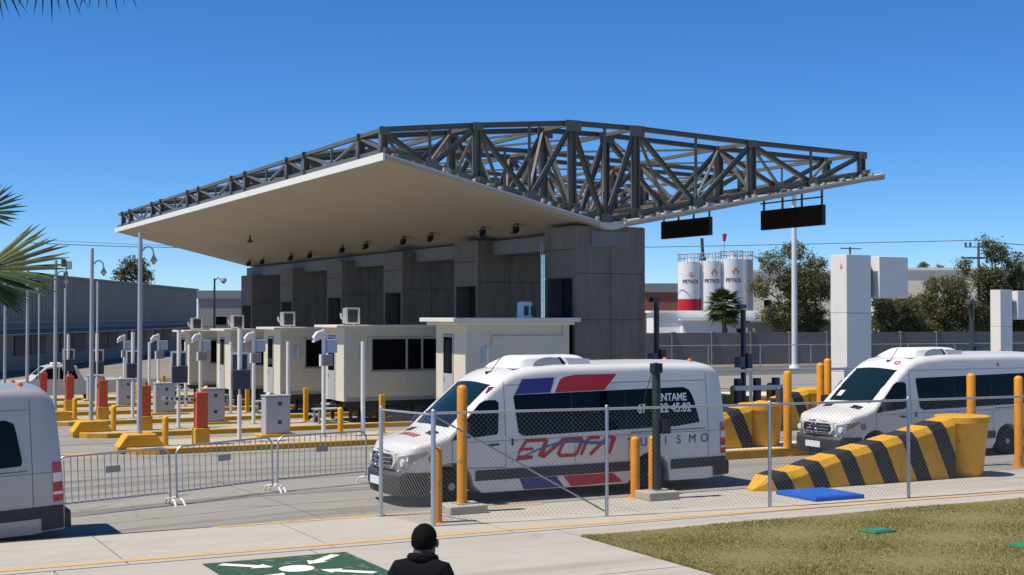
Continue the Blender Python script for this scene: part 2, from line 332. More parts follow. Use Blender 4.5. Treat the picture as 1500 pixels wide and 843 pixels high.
struct(MB().add([(-12, 21.55, 0.0085), (5.9, 21.965, 0.0085), (5.9, 21.995, 0.0085), (-12, 21.995, 0.0085)], [(0, 1, 2, 3)]).build('kerb_shadow_strip', 'black_paint'))  # tapered black strip painting the shadow of the kerb drop onto the sidewalk edge
struct(MB().add([(14.6, 21.97, 0.0085), (18.5, 21.95, 0.0085), (18.5, 21.995, 0.0085), (14.6, 21.995, 0.0085)], [(0, 1, 2, 3)]).build('kerb_shadow_strip', 'black_paint'))  # short second run of the painted kerb shadow
# lawn with grass blades
struct(MB().box(10.78, 40, 2, 18.42, -0.06, 0.012).build('lawn_soil', 'soil'))
mb = MB(); rg = random.Random(3)
for i in range(105000):
    u = 10.72 + 10.5 * rg.random() ** 1.15; v = 18.45 - 5.6 * rg.random()
    h = rg.uniform(0.012, 0.04) * (0.7 + 0.5 * math.sin(u * 1.7) * math.sin(v * 2.3)); a = rg.random() * 6.28; l = rg.uniform(-0.03, 0.03); l2 = rg.uniform(-0.03, 0.03)
    ca, sa = math.cos(a) * 0.007, math.sin(a) * 0.007
    mb.add([(u - ca, v - sa, 0.01), (u + ca, v + sa, 0.01), (u + l, v + l2, 0.012 + h)], [(0, 1, 2)])
o = mb.build('lawn_grass', 'grass', fix=False); struct(o, 'stuff'); tag(o, 'short dry green and straw lawn beside the sidewalk', 'grass')
for loc, l in (((15.1, 16.6), 'small green valve lid set in the middle of the dry lawn'), ((16.1, 14.55), 'green valve lid in the lawn nearest the bottom of the view')):
    t = thing('valve_box_lid', l, 'lid', (loc[0], loc[1], 0.01), 0.1, 'green lids in the lawn')
    MB().box(-0.24, 0.24, -0.17, 0.17, 0, 0.035).build('rim', 'lid_green', t, bevel=0.008); MB().box(-0.19, 0.19, -0.12, 0.12, 0.03, 0.048).build('cover', 'lid_green', t, bevel=0.006)
# assembly point marking: green square, four white arrows and a white disc, flat paint
t = thing('assembly_point_marking', 'green painted square with four white arrows pointing at a white disc on the pavement', 'ground marking', (5.95, 17.85, 0.004))
gx, gy = 1.05, 0.95
MB().add([(-gx, -gy, 0), (gx, -gy, 0), (gx, gy, 0), (-gx, gy, 0)], [(0, 1, 2, 3)]).build('green_field', 'green_paint', t)
MB().add([(0.24 * math.cos(i * 0.2618), 0.24 * math.sin(i * 0.2618), 0.004) for i in range(24)], [tuple(range(24))]).build('disc', 'white_paint', t)
for k in range(4):
    a = math.pi / 4 + k * math.pi / 2; ca, sa = math.cos(a), math.sin(a)
    arrow = [(0.36, 0), (0.62, 0.17), (0.62, 0.075), (1.18, 0.075), (1.18, -0.075), (0.62, -0.075), (0.62, -0.17)]
    MB().add([(x * ca - y * sa, (x * sa + y * ca) * 0.92, 0.004) for x, y in arrow], [tuple(range(7))]).build('arrow', 'white_paint', t)

# ------------------------------------------------------------------ canopy, piers
UL, UM, UR = 14.8, 22.5, 33.65; ZL, ZM, ZR = 7.95, 6.16, 8.26; V0, V1 = 36.6, 75.0
canopy = thing('toll_canopy', 'long butterfly canopy with cream soffit and exposed grey steel trusses over the lanes', 'canopy')
def wing(name, a, b, m, z0, z1, ex=0.0):
    (ua, za), (ub, zb) = a, b
    return MB().prism([(ua, za + z0), (ub, zb + z0), (ub, zb + z1), (ua, za + z1)], V0 - ex, V1 + ex).build(name, m, canopy)
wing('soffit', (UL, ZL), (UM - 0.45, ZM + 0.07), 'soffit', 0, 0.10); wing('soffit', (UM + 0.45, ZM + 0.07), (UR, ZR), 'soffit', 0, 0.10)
MB().prism([(UM - 0.45, ZM + 0.07), (UM - 0.1, ZM - 0.02), (UM + 0.1, ZM - 0.02), (UM + 0.45, ZM + 0.07), (UM + 0.45, ZM + 0.2), (UM - 0.45, ZM + 0.2)], V0, V1).build('valley_gutter', 'slab_edge', canopy)
wing('roof_deck', (UL, ZL), (UM - 0.45, ZM + 0.07), 'slab_edge', 0.103, 0.17, 0.03); wing('roof_deck', (UM + 0.45, ZM + 0.07), (UR, ZR), 'slab_edge', 0.103, 0.17, 0.03)
MB().box(UL - 0.06, UL - 0.003, V0 - 0.03, V1 + 0.03, ZL - 0.03, ZL + 0.19).build('fascia', 'fascia', canopy)
MB().box(UR + 0.003, UR + 0.06, V0 - 0.03, V1 + 0.03, ZR - 0.03, ZR + 0.19).build('fascia', 'slab_edge', canopy)
def bot(u): return (ZL + (u - UL) / (UM - UL) * (ZM - ZL) if u < UM else ZM + (u - UM) / (UR - UM) * (ZR - ZM)) + 0.30
TOPN = [(14.92, 8.86), (17.95, 9.18), (21.25, 9.46), (23.6, 9.44), (28.2, 9.25), (33.0, 9.12)]
BOTN = [16.4, 19.75, 22.45, 25.95, 30.75]
TV = [v for k in range(6) for v in (37.0 + 6.95 * k, 38.85 + 6.95 * k)]
def member(name, p, q, s, parent, h=None):
    # rolled I section: two flanges and a thinner web
    h = h or s; p = Vector(p); q = Vector(q)
    if s < 0.11: return MB().bar(p, q, s, h).build(name, 'truss', parent)
    d = (q - p).normalized(); up = Vector((0, 1, 0)) if abs(d.y) < 0.9 else Vector((0, 0, 1))
    a = d.cross(up).normalized() * s / 2; b = a.cross(d).normalized() * h / 2; t_, w_ = 0.72, 0.18
    sec = [(-1, -1), (-t_, -1), (-t_, -w_), (t_, -w_), (t_, -1), (1, -1), (1, 1), (t_, 1), (t_, w_), (-t_, w_), (-t_, 1), (-1, 1)]
    return MB().add([e + a * x + b * y for e in (p, q) for x, y in sec], [(0, 1, 2, 9, 10, 11), (2, 3, 8, 9), (3, 4, 5, 6, 7, 8), tuple(12 + k for k in (11, 10, 9, 2, 1, 0)), (21, 20, 15, 14), tuple(12 + k for k in (8, 7, 6, 5, 4, 3))] + [(k, (k + 1) % 12, 12 + (k + 1) % 12, 12 + k) for k in range(12)]).build(name, 'truss', parent)
for v in TV:
    tr = MB().bar((14.85, v, bot(14.85)), (UM, v, bot(UM)), 0.18, 0.2).build('roof_truss', 'truss', canopy)
    def plate(a, b, c, d): MB().box(a, b, v - 0.13, v - 0.105, c, d).build('gusset_plate', 'truss', tr)
    for i, (u, z) in enumerate(TOPN):      # gusset plates at the nodes
        g = 0.28 if i in (2, 3) else 0.17
        plate(u - g, u + g, z - g * 0.95, z + 0.08); plate(u - g * 0.9, u + g * 0.9, bot(u) - 0.11, bot(u) + g * 0.7)
    for u in BOTN: plate(u - 0.2, u + 0.2, bot(u) - 0.1, bot(u) + 0.18)
    for (a, b) in zip(TOPN[:-1], TOPN[1:]): member('top_chord', (a[0], v, a[1]), (b[0], v, b[1]), 0.16, tr, 0.16)
    member('bottom_chord', (UM, v, bot(UM)), (33.4, v, bot(33.4)), 0.18, tr, 0.2)
    for u, z in TOPN: member('vertical', (u, v, bot(u)), (u, v, z), 0.22 if u != 28.2 else 0.25, tr)
    for i, u in enumerate(BOTN):
        for (a, za) in (TOPN[i], TOPN[i + 1]):
            member('diagonal', (a, v, za - 0.06), (u + (0.09 if a > u else -0.09), v, bot(u) + 0.05), 0.145, tr)
for i, (u, z) in enumerate(TOPN):
    lt = MB().bar((u, V0 + 0.1, bot(u) + 0.02), (u, V1 - 0.1, bot(u) + 0.02), 0.12).build('edge_truss' if i in (0, 5) else 'longitudinal_truss', 'truss', canopy)
    member('top_chord', (u, V0 + 0.3, z), (u, V1 - 0.3, z), 0.12, lt)
    for j in range(11):
        a, b = TV[j], TV[j + 1]; zb = bot(u) + 0.06; zt = z - 0.05
        if j % 2 == 0:
            member('diagonal', (u, a, zt if i % 2 else zb), (u, b, zb if i % 2 else zt), 0.085, lt)
        else:
            m_ = (a + b) / 2
            member('diagonal', (u, a, zt), (u, m_ - 0.1, zb), 0.085, lt); member('diagonal', (u, b, zt), (u, m_ + 0.1, zb), 0.085, lt)
            if i in (0, 5): member('vertical', (u, m_, zb), (u, m_, zt), 0.06, lt)
for k in range(6):                              # raking braces inside each pair of trusses
    a, b = TV[2 * k], TV[2 * k + 1]
    for i, u in enumerate(BOTN):
        member('rake_brace', (u, a + 0.1, bot(u) + 0.05), (TOPN[i + 1][0] - 0.1, b - 0.1, TOPN[i + 1][1] - 0.1), 0.08, canopy)
        member('rake_brace', (u, b - 0.1, bot(u) + 0.05), (TOPN[i][0] + 0.1, a + 0.1, TOPN[i][1] - 0.1), 0.08, canopy)
        zm = (TOPN[i][1] + TOPN[i + 1][1]) / 2
        member('hanger', (u, a, bot(u) + 0.1), (u, a, zm - 0.02), 0.07, canopy)
for i in range(5):                              # flat cross bracing in the plane of the top chords
    (a, za), (b, zb) = TOPN[i], TOPN[i + 1]
    for j in range(1, 11, 2):
        member('top_brace', (a, TV[j], za), (b, TV[j + 1], zb), 0.07, canopy); member('top_brace', (a, TV[j + 1], za - 0.03), (b, TV[j], zb - 0.03), 0.07, canopy)
for k in range(9):
    for ua, ub in ((15.2, 22.0), (23.0, 33.2)):
        u = ua + (ub - ua) * k / 8; MB().box(u - 0.04, u + 0.04, V0 + 0.02, V1 - 0.02, bot(u) - 0.125, bot(u) - 0.03).build('purlin', 'galv_dull', canopy)
rg = random.Random(5)
for k in range(34):                             # clips and stub brackets along the near edge
    u = 15.0 + 18.3 * k / 34 + rg.uniform(-0.2, 0.2)
    if abs(u - UM) > 0.6: MB().box(u, u + rg.uniform(0.05, 0.22), V0 - 0.028, V0 + 0.1, bot(u) - 0.125, bot(u) - rg.uniform(0.0, 0.08)).build('edge_clip', 'truss' if k % 3 else 'galv_dull', canopy)
for k in range(1, 11):
    v = V0 + (V1 - V0) * k / 11
    MB().add([(UL + 0.02, v - 0.012, ZL - 0.003), (UM - 0.5, v - 0.012, ZM + 0.077), (UM - 0.5, v + 0.012, ZM + 0.077), (UL + 0.02, v + 0.012, ZL - 0.003)], [(0, 1, 2, 3)]).build('soffit_joint', 'slab_edge', canopy)
for k in (1, 2, 3):
    f = k / 4; u = UL + (UM - 0.45 - UL) * f; z = ZL + (ZM + 0.07 - ZL) * f - 0.004
    MB().add([(u - 0.012, V0, z + 0.003), (u + 0.012, V0, z - 0.003), (u + 0.012, V1, z - 0.003), (u - 0.012, V1, z + 0.003)], [(0, 1, 2, 3)]).build('soffit_joint', 'slab_edge', canopy)
MB().lathe([(0.02, 0), (0.11, 0.03), (0.13, 0.1), (0.05, 0.16), (0.02, 0.4)], 14, (18.2, 61.5, 7.0 - 0.2)).build('soffit_lamp', 'vent', canopy, True)
MB().box(21.9, 23.3, V0 + 0.25, V1 - 0.4, 5.6, 6.1).build('gutter_girder', 'girder', canopy)
ordn = ['nearest', 'second nearest', 'third nearest', 'fourth nearest', 'fifth nearest', 'farthest']
p0 = None
for k in range(6):
    base = (21.31, 36.9 + 6.95 * k, ground(37 + 6.95 * k))
    lab = '%s dark board-marked concrete pier under the canopy, with a tall doorway' % ordn[k]
    if p0: copy_tree(p0, base, lab); continue
    p0 = thing('concrete_pier', lab, 'pier', base, 0, 'piers carrying the canopy')
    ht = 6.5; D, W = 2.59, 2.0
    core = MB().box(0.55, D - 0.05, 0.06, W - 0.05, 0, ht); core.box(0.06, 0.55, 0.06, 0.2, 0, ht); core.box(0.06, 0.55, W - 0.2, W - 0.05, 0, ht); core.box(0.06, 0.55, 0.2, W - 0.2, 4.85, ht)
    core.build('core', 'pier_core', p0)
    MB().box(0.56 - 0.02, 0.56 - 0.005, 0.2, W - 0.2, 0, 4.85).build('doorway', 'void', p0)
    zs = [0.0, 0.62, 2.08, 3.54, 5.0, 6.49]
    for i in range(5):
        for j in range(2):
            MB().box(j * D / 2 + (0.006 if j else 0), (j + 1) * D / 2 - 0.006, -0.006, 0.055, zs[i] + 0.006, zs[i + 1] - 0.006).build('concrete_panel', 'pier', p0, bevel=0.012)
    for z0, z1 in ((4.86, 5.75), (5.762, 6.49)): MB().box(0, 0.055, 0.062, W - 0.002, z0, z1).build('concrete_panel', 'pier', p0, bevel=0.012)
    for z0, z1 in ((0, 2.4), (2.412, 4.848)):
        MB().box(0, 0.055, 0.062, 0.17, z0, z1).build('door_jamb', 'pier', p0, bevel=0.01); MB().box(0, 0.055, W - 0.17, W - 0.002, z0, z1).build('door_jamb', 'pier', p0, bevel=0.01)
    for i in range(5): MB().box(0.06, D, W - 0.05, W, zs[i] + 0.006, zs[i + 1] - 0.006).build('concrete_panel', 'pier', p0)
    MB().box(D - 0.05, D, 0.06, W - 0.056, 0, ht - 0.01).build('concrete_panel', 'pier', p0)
# floodlights clipped along the beam over the lanes
FL = [(20.9, 40.1), (20.8, 42.4), (20.7, 46.6), (20.7, 49.2), (20.7, 53.2), (20.8, 56.3), (21.0, 61.2), (21.0, 64.0), (21.1, 69.0), (21.1, 71.4)]
fl0 = None
for i, (u, v) in enumerate(FL):
    zt = bot(u) - 0.30; lab = 'black floodlight hung from the soffit, number %d counted from the nearest pier' % (i + 1)
    names = ['nearest', 'second', 'third', 'fourth', 'fifth', 'sixth', 'seventh', 'eighth', 'ninth', 'tenth and farthest']
    lab = 'black floodlight under the soffit, %s counted back from the nearest pier' % names[i]
    if fl0: copy_tree(fl0, (u, v, zt), lab); continue
    fl0 = thing('floodlight', lab, 'floodlight', (u, v, zt), 0, 'floodlights under the canopy'); fl0.scale = (0.8, 0.8, 0.8)
    MB().bar((0, 0, 0), (0, 0, -0.1), 0.05).bar((0, -0.2, -0.1), (0, 0.2, -0.1), 0.04).bar((0, -0.2, -0.1), (-0.05, -0.2, -0.32), 0.03).bar((0, 0.2, -0.1), (-0.05, 0.2, -0.32), 0.03).build('bracket', 'black', fl0)
    h = MB().prism([(-0.02, -0.16), (0.1, -0.22), (0.05, -0.42), (-0.12, -0.5), (-0.24, -0.44), (-0.2, -0.3)], -0.17, 0.17).build('housing', 'black', fl0, bevel=0.015)
    MB().add([(-0.215, -0.14, -0.3), (-0.215, 0.14, -0.3), (-0.252, 0.14, -0.43), (-0.252, -0.14, -0.43)], [(0, 1, 2, 3)]).build('lens', 'lamp_lens', h)
    MB().add([(-0.13, -0.14, -0.505), (-0.13, 0.14, -0.505), (-0.245, 0.14, -0.45), (-0.245, -0.14, -0.45)], [(0, 1, 2, 3)]).build('lens', 'lamp_lens', h)
# message signs hung under the right wing
for (va, vb_, l) in ((38.4, 41.95, 'larger dark message sign hung under the right wing tip of the canopy'), (45.3, 48.8, 'smaller dark message sign hung under the canopy, nearer the silos')):
    t = thing('message_sign', l, 'sign', (32.5, va, 6.7), 0, 'message signs hung under the canopy'); L_ = vb_ - va
    MB().box(-0.09, 0.09, 0, L_, 0, 0.74).build('cabinet', 'black', t, bevel=0.01)
    for i in range(10): MB().box(-0.1, -0.091, 0.05 + (L_ - 0.1) * i / 10, 0.03 + (L_ - 0.1) * (i + 1) / 10, 0.05, 0.69).build('display_module', 'black_paint', t)
    for i in range(4): MB().bar((0, 0.1 + (L_ - 0.2) * i / 3, 0.74), (0, 0.1 + (L_ - 0.2) * i / 3, 1.4), 0.06).build('hanger', 'truss', t)
    MB().bar((0, 0.05, 1.02), (0, L_ + 0.1, 1.02), 0.05).build('hanger_rail', 'truss', t)

# ------------------------------------------------------------------ islands and lane equipment
isl = ['first', 'second', 'third', 'fourth', 'fifth', 'sixth']
PITCH = 6.98
protos = {}
def bollard(parent, r=0.085, h=0.8, m='yellow_paint'):
    MB().cyl((0, 0, 0), (0, 0, h - r * 0.8), r, r, 14, r * 0.8).build('post', m, parent, True)
    MB().cyl((0, 0, 0), (0, 0, 0.012), r + 0.05, r + 0.05, 14).build('base_ring', m, parent)
def make_lamp():
    t = thing('lamp_post', '', 'lamp post'); 
    MB().prism([(-0.62, 0), (0.62, 0), (0.38, 0.34), (-0.38, 0.34)], -0.33, 0.33).build('plinth', 'yellow_paint', t, bevel=0.03)
    MB().cyl((0, 0, 0.34), (0, 0, 5.75), 0.07, 0.055, 12).build('pole', 'cabinet', t, True)
    arm = [(0.0, 0, 5.05)] + [(0.32 - 0.17 * math.cos(a) + 0.0, 0, 5.22 + 0.17 * math.sin(a)) for a in (0.9, 1.4, 1.9, 2.4, 2.9, 3.3)]
    MB().tube([(0.04, 0, 5.24), (0.13, 0, 5.34), (0.24, 0, 5.37), (0.33, 0, 5.3), (0.36, 0, 5.15)], 0.022, 8).build('arm', 'galv', t, True)
    MB().lathe([(0.015, 5.17), (0.035, 5.13), (0.05, 5.08), (0.10, 5.0), (0.105, 4.98), (0.06, 4.96), (0.045, 4.9), (0.0, 4.88)], 16, (0.36, 0, 0)).build('lantern', 'cabinet', t, True)
    return t
def make_gate():
    t = thing('barrier_gate', '', 'barrier gate')
    MB().box(-0.2, 0.2, -0.2, 0.2, 0, 0.45).build('plinth', 'yellow_paint', t, bevel=0.015)
    h = MB().box(-0.16, 0.16, -0.16, 0.16, 0.452, 1.42).build('housing', 'gate_red', t, bevel=0.02)
    MB().box(-0.13, 0.13, -0.164, -0.161, 0.55, 1.3).build('door', 'gate_red', h); MB().cyl((-0.2, 0, 1.22), (0.0, 0, 1.22), 0.06).build('hub', 'black', h)
    MB().lathe([(0.05, 1.42), (0.05, 1.5), (0.0, 1.53)], 10, (0.05, 0.02, 0)).build('beacon', 'amber', h, True)
    return t
def boom(t, up):
    if up: MB().box(-0.225, -0.18, -0.035, 0.035, 1.0, 5.0).build('boom', 'white_steel', t)
    else:
        b = MB().bar((-0.15, 0.0, 1.22), (-1.02, 0.25, 1.27), 0.05, 0.1).build('boom', 'white_steel', t)
        for i in range(6):
            f = 0.12 + i * 0.145; p = Vector((-0.15, 0, 1.22)).lerp(Vector((-1.02, 0.25, 1.27)), f); MB().box(p.x - 0.025, p.x + 0.025, p.y - 0.06, p.y - 0.03, p.z - 0.03, p.z + 0.03).build('hole', 'black', b)
def make_signal():
    t = thing('signal_pole', '', 'signal pole')
    MB().cyl((0, 0, 0), (0, 0, 1.3), 0.06, 0.06, 12).build('lower_pole', 'white_steel', t, True)
    MB().cyl((0, 0, 1.3), (0, 0, 1.52), 0.035, 0.035, 10).build('neck', 'cabinet', t, True)
    MB().cyl((0, 0, 1.95), (0, 0, 3.15), 0.065, 0.065, 12).build('upper_pole', 'white_steel', t, True); MB().cyl((0, 0, 3.15), (0, 0, 3.2), 0.05, 0.05, 10).build('cap', 'roof_rust', t)
    b = MB().box(-0.25, 0.25, -0.2, -0.07, 1.46, 2.0).build('display_box', 'slate', t, bevel=0.015)
    fr = MB()
    for x in (-0.2, 0.27): fr.box(x - 0.025, x + 0.025, 0.1, 0.15, 1.5, 2.48)
    fr.box(-0.175, 0.245, 0.1, 0.15, 2.42, 2.48); fr.box(-0.175, 0.245, 0.1, 0.15, 1.95, 2.0); fr.build('frame', 'white_steel', t)
    MB().box(-0.17, 0.24, 0.115, 0.135, 2.0, 2.42).build('backing', 'slate', t); MB().cyl((0, 0, 0), (0, 0, 0.02), 0.12).build('base_plate', 'galv', t)
    return t
def make_cabinet():
    t = thing('control_cabinet', '', 'cabinet')
    MB().box(-0.55, 0.55, -0.36, 0.36, 0, 0.07).build('plinth', 'kerb_paint', t, bevel=0.01)
    b = MB().box(-0.37, 0.37, -0.22, 0.22, 0.07, 1.16).build('body', 'cabinet', t, bevel=0.015)
    MB().box(-0.39, 0.39, -0.24, 0.24, 1.162, 1.2).build('lid', 'cabinet', t, bevel=0.01)
    d = MB().box(-0.345, 0.345, -0.232, -0.221, 0.11, 1.13).build('door', 'cabinet', t)
    for z in (0.36, 0.9): MB().box(-0.01, 0.11, -0.236, -0.2325, z, z + 0.11).build('vent', 'vent', d)
    MB().lathe([(0.09, 0), (0.07, 0.05), (0.0, 0.08)], 10, (-0.22, 0, 1.2)).build('conduit_cap', 'booth', t, True)
    return t
def make_campole():
    t = thing('camera_pole', '', 'camera pole')
    MB().cyl((0, 0, 0), (0, 0, 3.12), 0.062, 0.062, 12).build('pole', 'white_steel', t, True)
    MB().box(0.08, 0.38, -0.1, 0.1, 2.42, 2.82).build('control_box', 'plate_blue', t, bevel=0.01); MB().box(-0.12, 0.2, -0.22, -0.07, 2.05, 2.38).build('reader_box', 'mauve_box', t, bevel=0.01)
    MB().box(-0.16, -0.122, -0.2, -0.05, 2.04, 2.38).build('reader_face', 'white_steel', t)
    h = MB().prism([(-0.34, 2.72), (-0.05, 2.86), (-0.06, 3.08), (-0.22, 3.04), (-0.33, 2.9)], -0.09, 0.09).build('camera_housing', 'white_steel', t, bevel=0.02)
    MB().cyl((-0.345, 0, 2.8), (-0.3, 0, 2.82), 0.045).build('lens', 'black', h); MB().cyl((0, 0, 0), (0, 0, 0.02), 0.12).build('base_plate', 'galv', t)
    MB().bar((0.05, 0, 2.62), (0.3, 0, 2.62), 0.04).build('bracket', 'galv', t)
    return t
def make_booth(windows=True):
    t = thing('toll_booth', '', 'booth'); Lb, Wb = 3.55, 2.1; z0, z1 = 0.72, 3.22
    wl = MB().box(0.06, Lb, 0, 0.06, z0, z1).box(0.06, Lb, Wb - 0.06, Wb, z0, z1).box(Lb - 0.06, Lb, 0.06, Wb - 0.06, z0, z1).box(0, 0.06, 0, 0.85, z0, z1).box(0, 0.06, 1.62, Wb, z0, z1).box(0, 0.06, 0.85, 1.62, 2.95, z1)
    wl.build('wall', 'booth', t)
    MB().box(0.06, Lb - 0.06, 0.06, Wb - 0.06, z0, z0 + 0.06).build('floor', 'dark_steel', t)
    MB().box(-0.3, Lb + 0.14, -0.1, Wb + 0.1, z1 + 0.002, z1 + 0.09).build('roof', 'booth_roof', t, bevel=0.01)
    for a, b in ((1.0, 2.28), (2.31, 2.86), (2.89, 3.46)) if windows else ():
        f = MB().box(a, b, -0.012, -0.002, 1.75, 2.85).build('window', 'galv_dull', t); MB().box(a + 0.03, b - 0.03, -0.018, -0.0125, 1.78, 2.82).build('pane', 'glass', f)
    d = MB().box(-0.012, -0.002, 0.87, 1.6, z0 + 0.02, 2.93).build('door', 'cabinet', t); MB().box(-0.018, -0.0125, 0.93, 1.54, 1.75, 2.85).build('pane', 'glass', d); MB().box(-0.04, -0.018, 1.45, 1.49, 1.5, 1.62).build('handle', 'chrome', d)
    MB().box(0.52, 0.66, -0.05, -0.003, 2.1, 2.55).build('sign_plate', 'plate_blue', t); MB().box(0.66, 0.72, -0.1, -0.003, 2.1, 2.55).build('wall_lamp', 'white_steel', t)
    for y in (-0.006, Wb + 0.006 - 0.03): MB().box(-0.01, 0.05, y, y + 0.03, z0, z1).build('corner_trim', 'booth_roof', t)
    for x in (0.92, 2.3): MB().box(x, x + 0.03, -0.006, -0.001, z0, 1.74).build('panel_joint', 'slab_edge', t)
    MB().box(0.07, Lb, -0.03, -0.002, z0 - 0.0, z0 + 0.1).build('skirt_trim', 'galv_dull', t); 
    if windows: MB().box(0.95, 3.5, -0.05, -0.002, 1.70, 1.745).build('window_sill', 'galv_dull', t)
    MB().tube([(3.3, -0.03, z1 - 0.02), (3.3, -0.03, 2.9), (0.85, -0.03, 2.9), (0.85, -0.03, 2.6)], 0.012, 6).build('conduit', 'galv_dull', t)
    sk = MB()
    for y in (0.15, Wb - 0.15): sk.box(0.05, Lb - 0.05, y - 0.06, y + 0.06, z0 - 0.2, z0 - 0.002)
    for x in (0.3, 1.3, 2.3, 3.3):
        for y in (0.15, Wb - 0.15): sk.box(x - 0.05, x + 0.05, y - 0.05, y + 0.05, 0, z0 - 0.2)
    for x in (0.3, 1.3, 2.3): sk.bar((x, 0.15, 0.02), (x + 1, 0.15, z0 - 0.22), 0.04).bar((x + 1, 0.15, 0.02), (x, 0.15, z0 - 0.22), 0.04)
    sk.build('chassis', 'dark_steel', t)
    for i in range(3): MB().box(-0.75 + i * 0.25, -0.48 + i * 0.25, 0.8, 1.65, 0.2 + i * 0.18, 0.24 + i * 0.18).build('step', 'galv_dull', t)
    for y in (0.84, 1.61): MB().bar((-0.78, y, 0.0), (-0.02, y, 0.68), 0.05, 0.12).build('stair_stringer', 'dark_steel', t)
    MB().box(-0.95, -0.05, -0.05, 0.62, 0.45, 0.5).box(-0.9, -0.84, 0, 0.06, 0, 0.45).box(-0.9, -0.84, 0.5, 0.56, 0, 0.45).box(-0.15, -0.09, 0, 0.06, 0, 0.45).build('porch_deck', 'galv_dull', t)
    return t
def make_ac():
    t = thing('roof_air_conditioner', '', 'air conditioner')
    b = MB().box(-0.24, 0.24, -0.17, 0.17, 0.05, 0.58).build('casing', 'galv_dull', t, bevel=0.01)
    fr = MB()
    for x in (-0.22, 0.22): fr.box(x - 0.035, x + 0.035, -0.2, -0.172, 0.03, 0.6)
    fr.box(-0.185, 0.185, -0.2, -0.172, 0.54, 0.6).box(-0.185, 0.185, -0.2, -0.172, 0.03, 0.09).build('front_frame', 'white_steel', t)
    MB().box(-0.185, 0.185, -0.19, -0.172, 0.09, 0.54).build('grille', 'vent', b)
    MB().tube([(-0.4, -0.1, 0.4), (-0.38, -0.1, 0.25), (-0.28, -0.1, 0.18), (-0.25, -0.1, 0.2)], 0.04, 8).build('pipe', 'white_steel', t, True)
    MB().bar((-0.2, 0, 0), (0.25, 0, 0), 0.34, 0.06).build('feet', 'dark_steel', t); MB().bar((0.02, -0.22, 0.02), (0.02, -0.22, -0.42), 0.04).build('drain_pipe', 'booth_roof', t)
    return t
